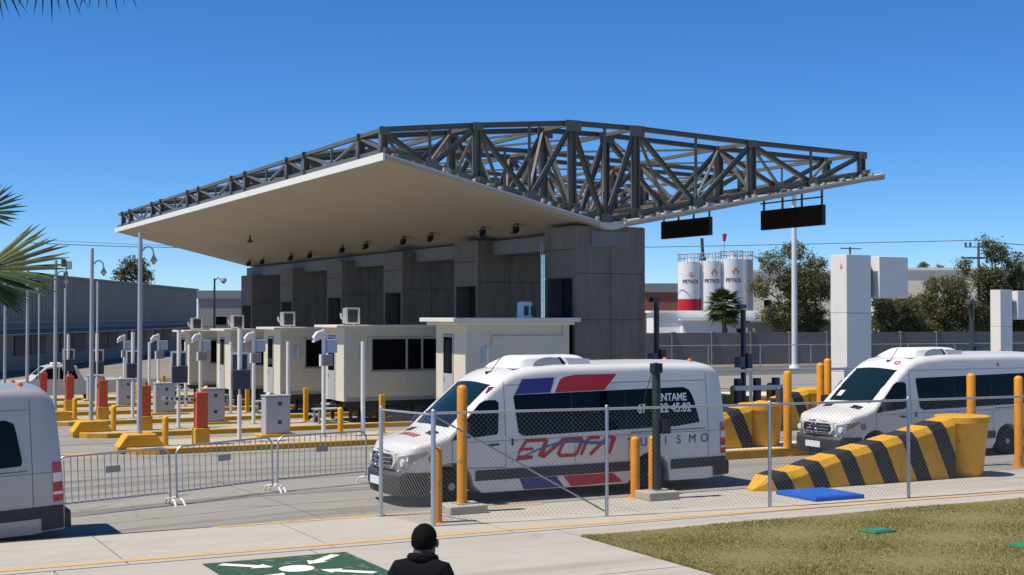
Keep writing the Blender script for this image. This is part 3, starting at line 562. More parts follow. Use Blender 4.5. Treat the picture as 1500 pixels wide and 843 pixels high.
for k in range(6):
    dv = PITCH * k; vc = 37.55 + dv; zg = ground(vc); zt = zg + 0.18; n = isl[k]; u0 = 7.5
    t = thing('traffic_island', 'long low concrete island with yellow kerbs, %s one behind the barricades' % n, 'traffic island', (u0, 36.2 + dv, zg), 0, 'kerbed islands between the lanes')
    Wd = 2.7; Li = 24.0
    nose = [(0.0, 0.9), (0.25, 0.35), (0.8, 0.0), (Li, 0.0), (Li, Wd), (0.8, Wd), (0.25, Wd - 0.35), (0.0, Wd - 0.9)]
    inn = [(0.24, 0.98), (0.42, 0.52), (0.88, 0.2), (Li - 0.2, 0.2), (Li - 0.2, Wd - 0.2), (0.88, Wd - 0.2), (0.42, Wd - 0.52), (0.24, Wd - 0.98)]
    nn = 8; vs_ = [(x, y, -0.25) for x, y in nose] + [(x, y, 0.18) for x, y in nose] + [(x, y, 0.18) for x, y in inn] + [(x, y, -0.25) for x, y in inn]
    MB().add(vs_, [(i + nn * a, (i + 1) % nn + nn * a, (i + 1) % nn + nn * (a + 1), i + nn * (a + 1)) for a in range(3) for i in range(nn)]).build('kerb', 'kerb_paint', t, bevel=0.02)
    MB().prism(inn, -0.2, 0.172, 'z').build('paving', 'walk', t)
    if k < 5:
        def place(key, maker, uu, vv, lab, grp, extra=None):
            loc = (uu, vv + dv, zt - 0.004)
            if key in protos: o = copy_tree(protos[key], loc, lab)
            else:
                o = maker(); o.location = loc; o['label'] = lab; o['group'] = grp; protos[key] = o
            return o
        place('lamp', make_lamp, 8.0, 37.25, 'tall steel lamp post on a yellow plinth at the nose of the %s island' % n, 'lamp posts on the islands')
        def mk_b(): t_ = thing('bollard', '', 'bollard'); bollard(t_); return t_
        place('boll', mk_b, 8.66, 37.1, 'short yellow bollard between lamp post and barrier gate on the %s island' % n, 'yellow bollards on the islands')
        gt = make_gate() if k == 0 else None
        if k == 0:
            gt.location = (9.6, 37.0, zt - 0.004); tag(gt, 'red barrier gate with a short lowered white arm on the first island behind the barricades', 'barrier gate', 'barrier gates'); boom(gt, False)
        else:
            def mk_g(): g_ = make_gate(); boom(g_, True); return g_
            place('gate', mk_g, 9.62, 37.0, 'red barrier gate with its white arm raised on the %s island' % n, 'barrier gates')
        place('sig', make_signal, 10.76, 37.3, 'white signal pole carrying a dark square box on the %s island' % n, 'signal poles')
        place('cab', make_cabinet, 12.2, 38.55, 'grey metal control cabinet with two small vents on the %s island' % n, 'control cabinets')
        place('campole', make_campole, 13.4, 37.8, 'white camera pole with a camera housing and boxes on the %s island' % n, 'camera poles')
        place('boll2', mk_b, 14.1, 38.3, 'short yellow bollard right of the camera pole on the %s island' % n, 'yellow bollards by the camera poles')
        def mk_p():
            t_ = thing('steel_post', '', 'post'); MB().cyl((0, 0, 0), (0, 0, 2.75), 0.065, 0.065, 12).build('shaft', 'white_steel', t_, True); MB().cyl((0, 0, 0), (0, 0, 0.02), 0.12).build('base_plate', 'galv', t_); return t_
        place('post', mk_p, 14.5, 37.5, 'plain white steel post in front of the booth on the %s island' % n, 'white steel posts')
        def mk_y(): t_ = thing('tall_bollard', '', 'bollard'); MB().box(-0.075, 0.075, -0.075, 0.075, 0, 1.15).build('post', 'yellow_paint', t_, bevel=0.01); MB().box(-0.12, 0.12, -0.12, 0.12, 0, 0.02).build('base_plate', 'yellow_paint', t_); return t_
        place('tall', mk_y, 15.3, 38.0, 'tall square yellow post beside the booth steps on the %s island' % n, 'square yellow posts')
        bl = place('booth' if k else 'booth0', make_booth if k else (lambda: make_booth(False)), 17.46 if k == 0 else 16.22, 36.75, 'cream toll booth on a dark chassis, %s one back from the vans' % n, 'toll booths')
        bz = zt - 0.004 + 3.31; bu = 17.46 if k == 0 else 16.22
        if k > 0: place('ac', make_ac, bu + 0.45, 37.3, '', 'air conditioners on booth roofs')
        if k > 0:
            o = [o for o in C.objects if o.name.startswith('roof_air_conditioner')][-1]
        if k > 0:
            acs = [o for o in C.objects if o.name.startswith('roof_air_conditioner') and abs(o.location.y - 37.3 - dv) < 0.01][0]
            acs.location.z = bz; acs['label'] = 'white framed air conditioner on the roof of the %s booth back from the vans' % n
t = thing('rooftop_cooler', 'silver rounded cooler on the flat roof of the nearest booth', 'cooler', (20.1, 37.9, ground(37.5) + 0.176 + 3.31))
MB().cyl((0, 0, 0.08), (0, 0, 0.62), 0.3, 0.27, 18).build('drum', 'galv', t, True); MB().box(-0.34, 0.34, -0.34, 0.34, 0, 0.08).build('tray', 'dark_steel', t); MB().cyl((0, 0, 0.62), (0, 0, 0.66), 0.2, 0.15, 14).build('cap', 'galv_dull', t)
for x in (-0.2, 0.05): MB().box(x, x + 0.14, -0.31, -0.26, 0.2, 0.5).build('louvre', 'vent', t)
# thick white roof cap of the nearest booth
b1 = protos['booth0']
MB().box(-0.5, 3.85, -0.22, 2.3, 3.315, 3.44).build('roof_cap', 'booth_roof', b1, bevel=0.015)
# added pale ladder imitating the bright sliver of light left beside the pier
t = thing('light_sliver_ladder', 'added thin bright ladder imitating the sliver of light between the nearest booth roof and the pier', 'light sliver', (21.1, 38.6, ground(38) + 0.18))
MB().bar((0, 0.0, 0), (0, 0.0, 5.9), 0.03).build('rail', 'galv', t); MB().bar((0, 0.14, 0), (0, 0.14, 5.9), 0.03).build('rail', 'galv', t)
for i in range(14): MB().bar((0, 0, 0.4 + i * 0.4), (0, 0.14, 0.4 + i * 0.4), 0.02).build('rung', 'galv', t)
# yellow hatching on the road in front of the island noses
for k in range(2):
    mb = MB(); z = ground(36.9 + PITCH * k) + 0.006; v = 37.5 + PITCH * k
    for a, b, c, d in (((5.2, v - 1.2), (7.0, v - 1.0), (7.0, v - 0.75), (5.0, v - 1.0)), ((4.9, v - 0.35), (6.9, v - 0.1), (6.9, v + 0.12), (4.8, v - 0.12))):
        mb.add([(*p, z) for p in (a, b, c, d)], [(0, 1, 2, 3)])
    struct(mb.build('road_hatching', 'yellow_paint'))

# ------------------------------------------------------------------ crowd barricades
bar_mesh = MB().cyl((0, 0, 0.24), (0, 0, 1.04), 0.008, 0.008, 6).mesh('bar', 'galv_dull')
for i, (ua, va, ub, vb_, l) in enumerate(((4.05, 25.42, 6.08, 25.58, 'left crowd barricade behind the silver van'), (6.2, 25.6, 8.22, 26.15, 'middle crowd barricade, between the other two'), (8.33, 26.2, 10.4, 26.72, 'right crowd barricade partly behind the lettered van'))):
    dx, dy = ub - ua, vb_ - va; L_ = math.hypot(dx, dy)
    t = thing('crowd_barricade', l + ', galvanised steel', 'barricade', (ua, va, G(ua, va)), math.atan2(dy, dx), 'crowd barricades'); t.rotation_euler.y = -math.atan2(G(ub, vb_) - G(ua, va), math.hypot(dx, dy))
    r = 0.16; path = [(0, 0, 0.12)] + [(r - r * math.cos(a), 0, 1.08 - r + r * math.sin(a)) for a in (0, 0.4, 0.8, 1.2, 1.57)] + [(L_ - r + r * math.sin(a), 0, 1.08 - r + r * math.cos(a)) for a in (0, 0.4, 0.8, 1.2, 1.57)] + [(L_, 0, 0.12)]
    MB().tube(path, 0.021, 8).build('frame', 'galv', t, True)
    MB().cyl((0, 0, 0.24), (L_, 0, 0.24), 0.018).build('bottom_rail', 'galv', t, True)
    n = 17
    for j in range(1, n): part('bar', bar_mesh, t, (L_ * j / n, 0, 0.02 if 1 < j < n - 1 else -0.02))
    MB().box(L_ * 0.42, L_ * 0.55, -0.022, -0.012, 0.72, 0.84).build('plate', 'galv_dull', t)
    for x in (0.0, L_):
        MB().tube([(x, -0.32, 0.0), (x, -0.22, 0.1), (x, 0, 0.14), (x, 0.22, 0.1), (x, 0.32, 0.0)], 0.02, 8).build('foot', 'white_steel', t, True)

# ------------------------------------------------------------------ vans
def lerp_tab(tab, x):
    if x <= tab[0][0]: return tab[0][1]
    for (a, ya), (b, yb) in zip(tab[:-1], tab[1:]):
        if x <= b:
            f = (x - a) / (b - a); return ya + (yb - ya) * f
    return tab[-1][1]
TOPZ = [(0, 0.93), (0.05, 1.0), (0.15, 1.06), (0.4, 1.13), (0.75, 1.22), (0.95, 1.30), (1.1, 1.44), (1.4, 1.72), (1.7, 1.98), (1.9, 2.15), (2.1, 2.29), (2.35, 2.39), (2.7, 2.45), (3.3, 2.49), (5.5, 2.5), (6.5, 2.48), (6.75, 2.46), (6.85, 2.42), (6.92, 2.32)]
HW = [(0, 0.74), (0.05, 0.80), (0.15, 0.86), (0.35, 0.92), (0.7, 0.96), (1.2, 0.985), (6.5, 0.985), (6.75, 0.972), (6.86, 0.95), (6.92, 0.91)]
VL = 7.12
def van_top(x): return lerp_tab(TOPZ, x)
def van_side(x, z, raw=False):
    if x > 6.5 and not raw: x = 6.5 + (x - 6.5) * 0.42 / (rear_x(z) - 6.5)
    h = lerp_tab(HW, x)
    if z > 1.15: h -= 0.085 * (z - 1.15) + 0.012 * (z - 1.15) ** 2
    if z < 0.55: h -= 0.05 * (0.55 - z)
    if 0.62 < z < 0.8: h += 0.0
    return h
def rear_x(z): return 7.1 - max(0, z - 0.9) * 0.055 - max(0, z - 1.9) ** 2 * 0.25
WX = (1.0, 5.27)
def van_bottom(x):
    zb = 0.19 if 0.3 < x < 6.7 else 0.22
    for xc in WX:
        d = abs(x - xc)
        if d < 0.44: zb = max(zb, 0.33 + math.sqrt(0.44 ** 2 - d * d))
    return zb
def van(origin, label, body, deco, ac=True):
    t = thing('passenger_van', label, 'van', origin, 0, 'high roofed vans')
    xs = sorted(set([0, 0.03, 0.08, 0.15, 0.25, 0.35, 0.45] + [round(0.56 + 0.055 * i, 3) for i in range(17)] + [1.5 + 0.12 * i for i in range(1, 28)] + [round(4.83 + 0.055 * i, 3) for i in range(17)] + [5.75 + 0.14 * i for i in range(1, 8)] + [6.8, 6.86, 6.92]))
    NS, NR = 12, 6; rings = []
    for x in xs:
        zt = van_top(x); zb = van_bottom(x); r = min(0.155 if x > 2.2 else 0.07 + 0.05 * x, (zt - zb) * 0.4); zs = zt - r
        half = [(0.0, zb), (van_side(x, zb, True) - 0.03, zb)]
        for i in range(NS + 1): z = zb + 0.01 + (zs - zb - 0.01) * i / NS; half.append((van_side(x, z, True), z))
        ws = van_side(x, zs, True)
        for i in range(1, NR + 1):
            a = math.pi / 2 * i / NR; half.append((ws - r * 1.15 * (1 - math.cos(a)), zs + r * math.sin(a)))
        wt = half[-1][0]
        cr = 0.035 + (0.02 if x > 2.3 else 0.03)
        for f in (0.66, 0.33): half.append((wt * f, zt + cr * (1 - f * f)))
        half.append((0, zt + cr)); rings.append((x, half))
    vs_ = []; n = len(rings[0][1])
    for x, half in rings:
        ring = [(-y, z) for y, z in half] + [(y, z) for y, z in half[-2:0:-1]]
        for y, z in ring:
            xx = x
            if x > 6.9: xx = rear_x(z)
            elif x > 6.5: xx = 6.5 + (x - 6.5) / 0.42 * (rear_x(z) - 6.5)
            if x < 0.3: xx = x + 0.16 * (y / 0.8) ** 2 * (1 - x / 0.3) + max(0, z - 0.75) * 0.12 * (1 - x / 0.3)
            vs_.append((xx, y, z))
    m = len(rings[0][1]) * 2 - 2; fs = []
    for i in range(len(rings) - 1):
        for j in range(m): fs.append((i * m + j, i * m + (j + 1) % m, (i + 1) * m + (j + 1) % m, (i + 1) * m + j))
    fs += [tuple(range(m))[::-1], tuple((len(rings) - 1) * m + j for j in range(m))]
    shell = MB().add(vs_, fs).build('body', body, t, True)
    def side_patch(name, poly, m_, off=0.006, s=-1, parent=None, nx=10, nz=4):
        # poly: (x,z) quad corners lower-left, lower-right, upper-right, upper-left
        a, b, c, d = [Vector(p) for p in poly]
        def fn(i, j):
            p = (a.lerp(b, i)).lerp(d.lerp(c, i), j); return (p.x, s * (van_side(p.x, p.y) + off), p.y)
        return MB().grid(fn, nx, nz).build(name, m_, parent or t, True)
    def side_poly(name, poly, m_, off=0.006, s=-1, parent=None):
        # fan of a rounded polygon with straight sections, triangulated by horizontal slices
        zs_ = sorted(p[1] for p in poly); z0, z1 = zs_[0], zs_[-1]; rows = []
        for k in range(15):
            z = z0 + (z1 - z0) * (0.0005 + 0.999 * k / 14); xs_ = []
            for (ax, az), (bx, bz) in zip(poly, poly[1:] + poly[:1]):
                if (az - z) * (bz - z) < 0: xs_.append(ax + (z - az) / (bz - az) * (bx - ax))
            if len(xs_) >= 2: rows.append((min(xs_), max(xs_), z))
        nx = 12; vs2 = []
        for x0, x1, z in rows:
            for i in range(nx + 1): x = x0 + (x1 - x0) * i / nx; vs2.append((x, s * (van_side(x, z) + off), z))
        return MB().add(vs2, [(k * (nx + 1) + i, k * (nx + 1) + i + 1, (k + 1) * (nx + 1) + i + 1, (k + 1) * (nx + 1) + i) for k in range(len(rows) - 1) for i in range(nx)]).build(name, m_, parent or t, True)
    def rnd(poly, r=0.08, k=3):
        out = []; n_ = len(poly)
        for i in range(n_):
            p, a, b = Vector(poly[i]), Vector(poly[i - 1]), Vector(poly[(i + 1) % n_]); da = (a - p).normalized() * r; db = (b - p).normalized() * r
            for q in range(k + 1):
                f = q / k; out.append(tuple((p + da).lerp(p, f).lerp(p.lerp(p + db, f), f)))
        return out
    # windscreen and bonnet details follow the top surface
    def top_fn(x, y, off):
        r = 0.155 if x > 2.2 else 0.07 + 0.05 * x; zt = van_top(x); wt = van_side(x, zt - r) - r * 1.15; f = abs(y) / wt; cr = 0.035 + (0.02 if x > 2.3 else 0.03)
        xx = x
        if x < 0.3: xx = x + 0.16 * (y / 0.8) ** 2 * (1 - x / 0.3) + max(0, zt - 0.75) * 0.12 * (1 - x / 0.3)
        return xx, zt + cr * (1 - f * f) + off
    def glass_fn(i, j):
        x = 1.0 + 0.86 * j; hw_ = van_side(x, van_top(x) - 0.1) - 0.15; y = (i * 2 - 1) * hw_; xx, z = top_fn(x, y, 0.0); return (xx - 0.012 + 0.16 * (abs(i * 2 - 1)) ** 3 * 0.4, y, z + 0.012 - 0.03 * abs(i * 2 - 1) ** 3 + 0.055 * (abs(i * 2 - 1)) ** 3)
    ws_ = MB().grid(glass_fn, 16, 8).build('windscreen', 'windscreen', t, True)
    if deco == 'plain':
        MB().add([tuple(Vector(glass_fn(a, b)) + Vector((-0.004, 0, 0.008))) for a, b in ((0.72, 0.12), (0.83, 0.12), (0.83, 0.28), (0.72, 0.28))], [(0, 1, 2, 3)]).build('permit_card', 'decal_white', ws_)
    for y in (-0.42, 0.18):
        MB().bar((1.02, y, 1.40), (1.22, y + 0.5, 1.60), 0.02, 0.025).build('wiper', 'black', ws_)
    for y0, y1 in ((-0.66, -0.34), (0.34, 0.66)):
        def vf(i, j, y0=y0, y1=y1):
            y = y0 + (y1 - y0) * j; x = 0.74 + 0.15 * i; xx, z = top_fn(x, y, 0.007); return (xx, y, z)
        MB().grid(vf, 3, 4).build('bonnet_vent', 'black', t)
    # front fascia: bumper, grille with slats and ring emblem, headlights, plate
    def nose(y): return 0.16 * (y / 0.8) ** 2
    bm_ = MB()
    def bf(i, j):
        y = -0.95 + 1.9 * i; prof = [(0.10, 0.17), (-0.02, 0.20), (-0.07, 0.38), (-0.06, 0.56), (0.0, 0.62), (0.12, 0.63)]; k = int(j * 5 + 0.001); px, pz = prof[k]
        e = abs(y) / 0.95; return (px + 0.20 * e ** 2.5 + (0.34 * max(0, e - 0.86) / 0.14 if e > 0.86 else 0), y * (0.985 if e < 0.9 else 0.99) , pz)
    bm_.grid(bf, 24, 5); bump_ = bm_.build('front_bumper', 'bumper', t, True)
    side_patch('bumper_corner', [(0.2, 0.2), (0.58, 0.2), (0.58, 0.62), (0.16, 0.62)], 'bumper', 0.012); side_patch('bumper_corner', [(0.2, 0.2), (0.58, 0.2), (0.58, 0.62), (0.16, 0.62)], 'bumper', 0.012, 1)
    MB().box(-0.095, -0.075, -0.26, 0.26, 0.36, 0.50).build('number_plate', 'decal_white', bump_)
    for y in (-0.62, 0.62): MB().cyl((-0.04 + nose(y), y, 0.45), (0.05 + nose(y), y, 0.45), 0.055).build('fog_lamp', 'lamp_lens', bump_)
    gpoly = [(-0.46, 0.66), (0.46, 0.66), (0.56, 0.78), (0.52, 0.95), (-0.52, 0.95), (-0.56, 0.78)]
    def gx(y, z): return 0.0 + nose(y) + max(0, z - 0.75) * 0.12
    fr = MB().add([(gx(y, z) - 0.03, y, z) for y, z in gpoly] + [(gx(y, z) + 0.08, y, z) for y, z in gpoly], [tuple(range(6)), tuple(range(6, 12))] + [(i, (i + 1) % 6, 6 + (i + 1) % 6, 6 + i) for i in range(6)])
    gr = fr.build('grille', body, t, bevel=0.012)
    sp = [(y * 0.88, 0.805 + (z - 0.805) * 0.8) for y, z in gpoly]
    MB().add([(gx(y, z) - 0.036, y, z) for y, z in sp], [tuple(range(6))]).build('grille_mesh', 'black', gr)
    for z in (0.725, 0.795, 0.865):
        MB().tube([(gx(y, z) - 0.05, y, z) for y in (-0.46, -0.3, -0.15, 0, 0.15, 0.3, 0.46)], 0.013, 6).build('slat', 'chrome', gr, True)
    em = MB().tube([(gx(0, 0.8) - 0.065, 0.125 * math.cos(a * 0.3142), 0.8 + 0.125 * math.sin(a * 0.3142)) for a in range(21)], 0.012, 6)
    for a in (90, 210, 330): em.bar((gx(0, 0.8) - 0.065, 0, 0.8), (gx(0, 0.8) - 0.065, 0.12 * math.cos(R(a)), 0.8 + 0.12 * math.sin(R(a))), 0.026, 0.018)
    em.build('emblem', 'chrome', gr, True)
    for s in (-1, 1):
        def hf(i, j, s=s):
            # headlight wraps the corner: i runs from grille side to the wing
            y = 0.60 + 0.30 * min(1, i * 1.6); x = gx(y, 0.8) - 0.02 if i < 0.625 else gx(0.9, 0.8) - 0.02 + (i - 0.625) / 0.375 * 0.34
            z0 = 0.67 + 0.45 * max(0, i - 0.4); z1 = 0.89 + 0.09 * i
            z = z0 + (z1 - z0) * j; yy = y if i < 0.625 else van_side(x, z) + 0.012
            if i < 0.625: yy = min(yy, van_side(max(x, 0.05), z) + 0.012)
            return (x + 0.02 * j, s * yy, z)
        hl = MB().grid(hf, 10, 4).build('headlight', 'lamp_lens', t, True)
        MB().cyl((gx(0.74, 0.8) - 0.035, s * 0.73, 0.79), (gx(0.74, 0.8) + 0.02, s * 0.73, 0.79), 0.07, 0.07, 14).build('lamp_bowl', 'tail_white', hl, True); MB().cyl((gx(0.86, 0.8) - 0.02, s * 0.83, 0.84), (gx(0.86, 0.8) + 0.03, s * 0.83, 0.84), 0.05, 0.05, 12).build('lamp_bowl', 'chrome', hl, True)
        # door glass, quarter glass, mirror
        dw = rnd([(1.27, 1.2), (1.93, 1.24), (1.97, 1.88), (1.62, 1.88), (1.22, 1.47)], 0.07)
        g1 = side_poly('door_window', dw, 'glass', 0.008, s); side_patch('quarter_glass', [(0.98, 1.17), (1.2, 1.19), (1.19, 1.42), (1.18, 1.40)], 'black', 0.008, s)
        mr = MB().box(1.12, 1.3, s * 1.07 - 0.09, s * 1.07 + 0.09, 1.22, 1.5).build('mirror', 'black', t, bevel=0.04)
        MB().bar((1.24, s * 0.95, 1.24), (1.22, s * 1.05, 1.3), 0.05).build('mirror_arm', 'black', mr)
        # seams
        for x, z0, z1 in ((2.08, 0.36, 2.2), (1.0, 0.8, 1.2), (3.55, 0.62, 1.15), (4.75, 0.62, 1.15), (6.62, 0.62, 2.3)):
            side_patch('seam', [(x, z0), (x + 0.012, z0), (x + 0.012, z1), (x, z1)], 'seam', 0.003, s, nx=1, nz=8)
        side_patch('seam', [(2.1, 2.14), (6.6, 2.14), (6.6, 2.152), (2.1, 2.152)], 'seam', 0.003, s, nx=16, nz=1)
        side_patch('rail_seam', [(4.8, 1.165), (6.55, 1.185), (6.55, 1.205), (4.8, 1.185)], 'seam', 0.004, s, nx=8, nz=1); side_patch('swage_line', [(1.1, 1.125), (6.9, 1.14), (6.9, 1.15), (1.1, 1.135)], 'seam', 0.0015, s, nx=20, nz=1)
        side_patch('seam', [(1.05, 0.66), (2.08, 0.64), (2.08, 0.652), (1.05, 0.672)], 'seam', 0.003, s, nx=6, nz=1)
        side_patch('fuel_flap', [(2.2, 0.68), (2.42, 0.68), (2.42, 0.9), (2.2, 0.9)], body, 0.008, s); side_patch('sliding_door_handle', [(2.2, 1.04), (2.24, 1.04), (2.24, 1.16), (2.2, 1.16)], 'black', 0.02, s)
        side_patch('door_handle', [(1.72, 1.04), (1.94, 1.05), (1.94, 1.085), (1.72, 1.075)], 'black', 0.02, s)
        # long side glass
        if deco != 'silver':
            wb = rnd([(2.36, 1.2), (6.44, 1.27), (6.3, 1.82), (6.18, 2.02), (2.27, 2.0)], 0.1)
            side_poly('side_window', wb, 'glass', 0.007, s)
            for x in (3.5, 4.7): side_patch('window_seam', [(x, 1.24), (x + 0.025, 1.24), (x + 0.025, 1.98), (x, 1.98)], 'black', 0.0085, s, nx=1, nz=4)
        else:
            for a, b in ((2.4, 3.5), (3.65, 4.75), (4.9, 6.5)): side_poly('side_window', rnd([(a, 1.22), (b, 1.25), (b - 0.12, 2.0), (a, 2.0)], 0.12), 'glass', 0.007, s)
        for a, b in ((1.46, 4.82), (5.72, 7.0)): side_patch('side_moulding', [(a, 0.42), (b, 0.44), (b, 0.62), (a, 0.61)], 'bumper', 0.02, s, nx=14)
        # tail lights
        tl = side_patch('tail_light', [(6.93, 0.68), (7.085, 0.68), (7.065, 1.3), (6.93, 1.3)], 'tail_red', 0.01, s, nx=3)
        side_patch('reverse_lens', [(6.932, 0.99), (7.08, 0.99), (7.07, 1.13), (6.932, 1.13)], 'tail_white', 0.013, s, parent=tl, nx=3)
        side_patch('indicator_lens', [(6.932, 0.79), (7.08, 0.79), (7.078, 0.835), (6.932, 0.835)], 'tail_white', 0.013, s, parent=tl, nx=3)
        side_patch('rear_corner_bumper', [(6.74, 0.24), (7.08, 0.26), (7.08, 0.62), (6.74, 0.6)], 'bumper', 0.025, s)
        # wheels
        for xc in WX:
            wh = MB().lathe([(0.20, -0.12), (0.30, -0.125), (0.335, -0.10), (0.345, -0.05), (0.345, 0.05), (0.335, 0.10), (0.30, 0.125), (0.20, 0.12)], 28)
            wh.v = [(x + xc, z * s + s * 0.84, y + 0.345) for x, y, z in wh.v]
            wo = wh.build('wheel', 'rubber', t, True)
            rm = MB().lathe([(0.205, 0.08), (0.20, 0.12), (0.15, 0.085), (0.09, 0.10), (0.06, 0.13), (0.0, 0.135)], 20); rm.v = [(x + xc, z * s + s * 0.84, y + 0.345) for x, y, z in rm.v]
            ro = rm.build('rim', 'galv_dull', wo, True)
            for q in range(8):
                a = q * math.pi / 4 + 0.2; MB().cyl((xc + 0.155 * math.cos(a), s * 0.95, 0.345 + 0.155 * math.sin(a)), (xc + 0.155 * math.cos(a), s * 0.932, 0.345 + 0.155 * math.sin(a)), 0.026, 0.026, 8).build('rim_hole', 'black', wo)
    # rear face
    MB().box(7.0, 7.2, -0.9, 0.9, 0.24, 0.52).build('rear_bumper', 'bumper', t, bevel=0.03)
    for y0, y1 in ((-0.74, -0.08), (0.08, 0.74)):
        MB().add([(rear_x(z) + 0.008, y, z) for y, z in ((y0, 1.3), (y1, 1.3), (y1, 1.95), (y0, 1.95))], [(0, 1, 2, 3)]).build('rear_window', 'glass', t)
    MB().box(7.11, 7.118, -0.012, 0.012, 0.55, 1.25).build('door_seam', 'seam', t)
    for y in (-0.45, 0.45):
        MB().lathe([(0.05, 0), (0.05, 0.03), (0.03, 0.06), (0, 0.065)], 10, (6.55, y, 2.50)).build('roof_marker', 'amber', t, True)
    if ac:
        def acf(i, j):
            x = 2.40 + 1.78 * i; y = -0.62 + 1.24 * j; e = max(0, 1 - abs(2 * j - 1) ** 4); f = min(1, i / 0.22) if i < 0.22 else (min(1, (1 - i) / 0.1) if i > 0.9 else 1)
            return (x, y, 2.44 + 0.23 * (f ** 0.7) * (e ** 0.4))
        a_ = MB().grid(acf, 24, 12).build('roof_air_conditioner', 'ac_white', t, True)
        for s in (-1, 1):
            arch = [(2.86 + 0.36 * (1 - math.cos(a * math.pi / 8)), 2.50 + 0.145 * math.sin(a * math.pi / 8)) for a in range(9)]
            MB().prism(arch, s * 0.585, s * 0.612).build('intake', 'cabinet', a_); MB().prism([(3.5, 2.5), (3.56, 2.5), (3.46, 2.64), (3.40, 2.64)], s * 0.56, s * 0.612).build('slit', 'black', a_)
            MB().prism([(3.64, 2.5), (4.1, 2.5), (4.1, 2.6), (3.56, 2.63)], s * 0.585, s * 0.612).build('vent_panel', 'ac_white', a_)
    MB().bar((2.15, -0.2, 2.36), (2.4, -0.2, 2.66), 0.012).build('antenna', 'black', t); MB().box(2.06, 2.2, -0.235, -0.165, 2.33, 2.38).build('antenna_base', 'black', t, bevel=0.01)
    if deco == 'lettered':
        s = -1
        for s in (-1, 1):
            side_poly('graphic', [(2.31, 1.97), (3.06, 1.99), (3.17, 2.27), (2.48, 2.25)], 'decal_blue', 0.0085, s)
            side_poly('graphic', [(3.16, 1.985), (4.24, 2.0), (4.55, 2.31), (3.62, 2.31), (3.36, 2.27), (3.28, 2.22)], 'decal_red', 0.0085, s)
            side_poly('graphic', [(3.06, 1.975), (3.15, 1.975), (3.27, 2.2), (3.38, 2.29), (3.25, 2.29)], 'decal_white', 0.0082, s)
            side_poly('graphic', [(2.47, 0.21), (3.32, 0.21), (3.16, 0.418), (2.37, 0.418)], 'decal_blue', 0.007, s)
            side_poly('graphic', [(3.48, 0.21), (4.62, 0.24), (4.4, 0.418), (3.3, 0.418)], 'decal_red', 0.007, s)
        # stroked italic logo letters and swoosh
        yy = lambda x, z, o=0.008: -(van_side(x, z) + o)
        lay = [0.008]
        def stroke(pts, wd, m_, o=None, taper=False):
            lay[0] += 0.0009; o = lay[0]
            mbs = MB(); n_ = len(pts); vs3 = []
            for i, p in enumerate(pts):
                a = Vector(pts[max(0, i - 1)]); b = Vector(pts[min(n_ - 1, i + 1)]); d = (b - a).normalized(); nn_ = Vector((-d.y, d.x)) * wd / 2
                if 0 < i < n_ - 1:
                    d1 = (Vector(p) - a).normalized(); d2 = (b - Vector(p)).normalized(); c = max(0.5, (d1.dot(d2) * 0.5 + 0.5) ** 0.5); nn_ = nn_ / c
                if taper: nn_ = nn_ * (0.25 + 1.2 * (i / (n_ - 1)))
                for q in (Vector(p) + nn_, Vector(p) - nn_): vs3.append((q.x, yy(q.x, q.y, o), q.y))
            mbs.add(vs3, [(2 * i, 2 * i + 1, 2 * i + 3, 2 * i + 2) for i in range(n_ - 1)]); return mbs.build('logo_letter' if not taper else 'logo_swoosh', m_, t)
        B, T_ = 0.79, 1.12
        def it(pts, x0, wdt, sh=0.17): return [(x0 + px * wdt + sh * pz, B + (T_ - B) * pz) for px, pz in pts]
        stroke(it([(0.8, 0.03), (0.0, 0.03), (0.0, 0.5), (0.1, 0.97), (1.05, 0.97)], 2.31, 0.42), 0.062, 'decal_red'); stroke(it([(0.02, 0.5), (0.62, 0.5)], 2.31, 0.42), 0.05, 'decal_red')
        stroke(it([(0.0, 1.0), (0.06, 0.03), (0.22, 0.03), (0.95, 1.0)], 2.78, 0.40), 0.066, 'decal_red')
        stroke(it([(0.5, 0.97), (0.1, 0.97), (0.0, 0.88), (0.0, 0.12), (0.1, 0.03), (0.9, 0.03), (1.0, 0.12), (1.0, 0.88), (0.9, 0.97), (0.5, 0.97)], 3.17, 0.40), 0.06, 'decal_red')
        stroke(it([(0.0, 0.0), (0.0, 0.86), (0.12, 0.97), (0.85, 0.97)], 3.68, 0.30), 0.062, 'decal_red')
        stroke(it([(-0.25, 0.0), (0.55, 0.93), (0.72, 0.97), (0.98, 0.97), (0.98, 0.0)], 3.97, 0.34, 0.12), 0.062, 'decal_red')
        stroke([(2.2 + 2.1 * f, 0.72 + 0.36 * math.sin(min(1, f * 1.25) * math.pi * 0.62) - 0.06 * f * f) for f in [i / 20 for i in range(21)]], 0.045, 'decal_cyan', None, True)
        for i, ch in enumerate('TURISMO'):
            x = 4.72 + i * 0.285; text_part('letter', ch, 0.24, 'decal_blue', t, (x, yy(x, 1.0, 0.009), 0.90 + 0.004 * i), (1, 0, 0), (0, 0.02, 1))
        text_part('window_lettering', 'RENTAME', 0.21, 'decal_white', t, (5.34, yy(5.6, 1.8, 0.013), 1.76), (1, 0, 0), (0, 0.1, 1), bold=0.004, sx=0.86)
        text_part('window_lettering', '67', 0.25, 'decal_white', t, (4.98, yy(5.6, 1.6, 0.013), 1.54), (1, 0, 0), (0, 0.1, 1), bold=0.005, sx=0.8)
        text_part('window_lettering', '122 45.02', 0.25, 'decal_white', t, (5.38, yy(5.6, 1.6, 0.013), 1.54), (1, 0, 0), (0, 0.1, 1), bold=0.005, sx=0.86)
        def bl(i, j): y = -0.3 + 0.5 * j; x = 0.42 + 0.16 * i; xx, z = top_fn(x, y, 0.008); return (xx, y, z)
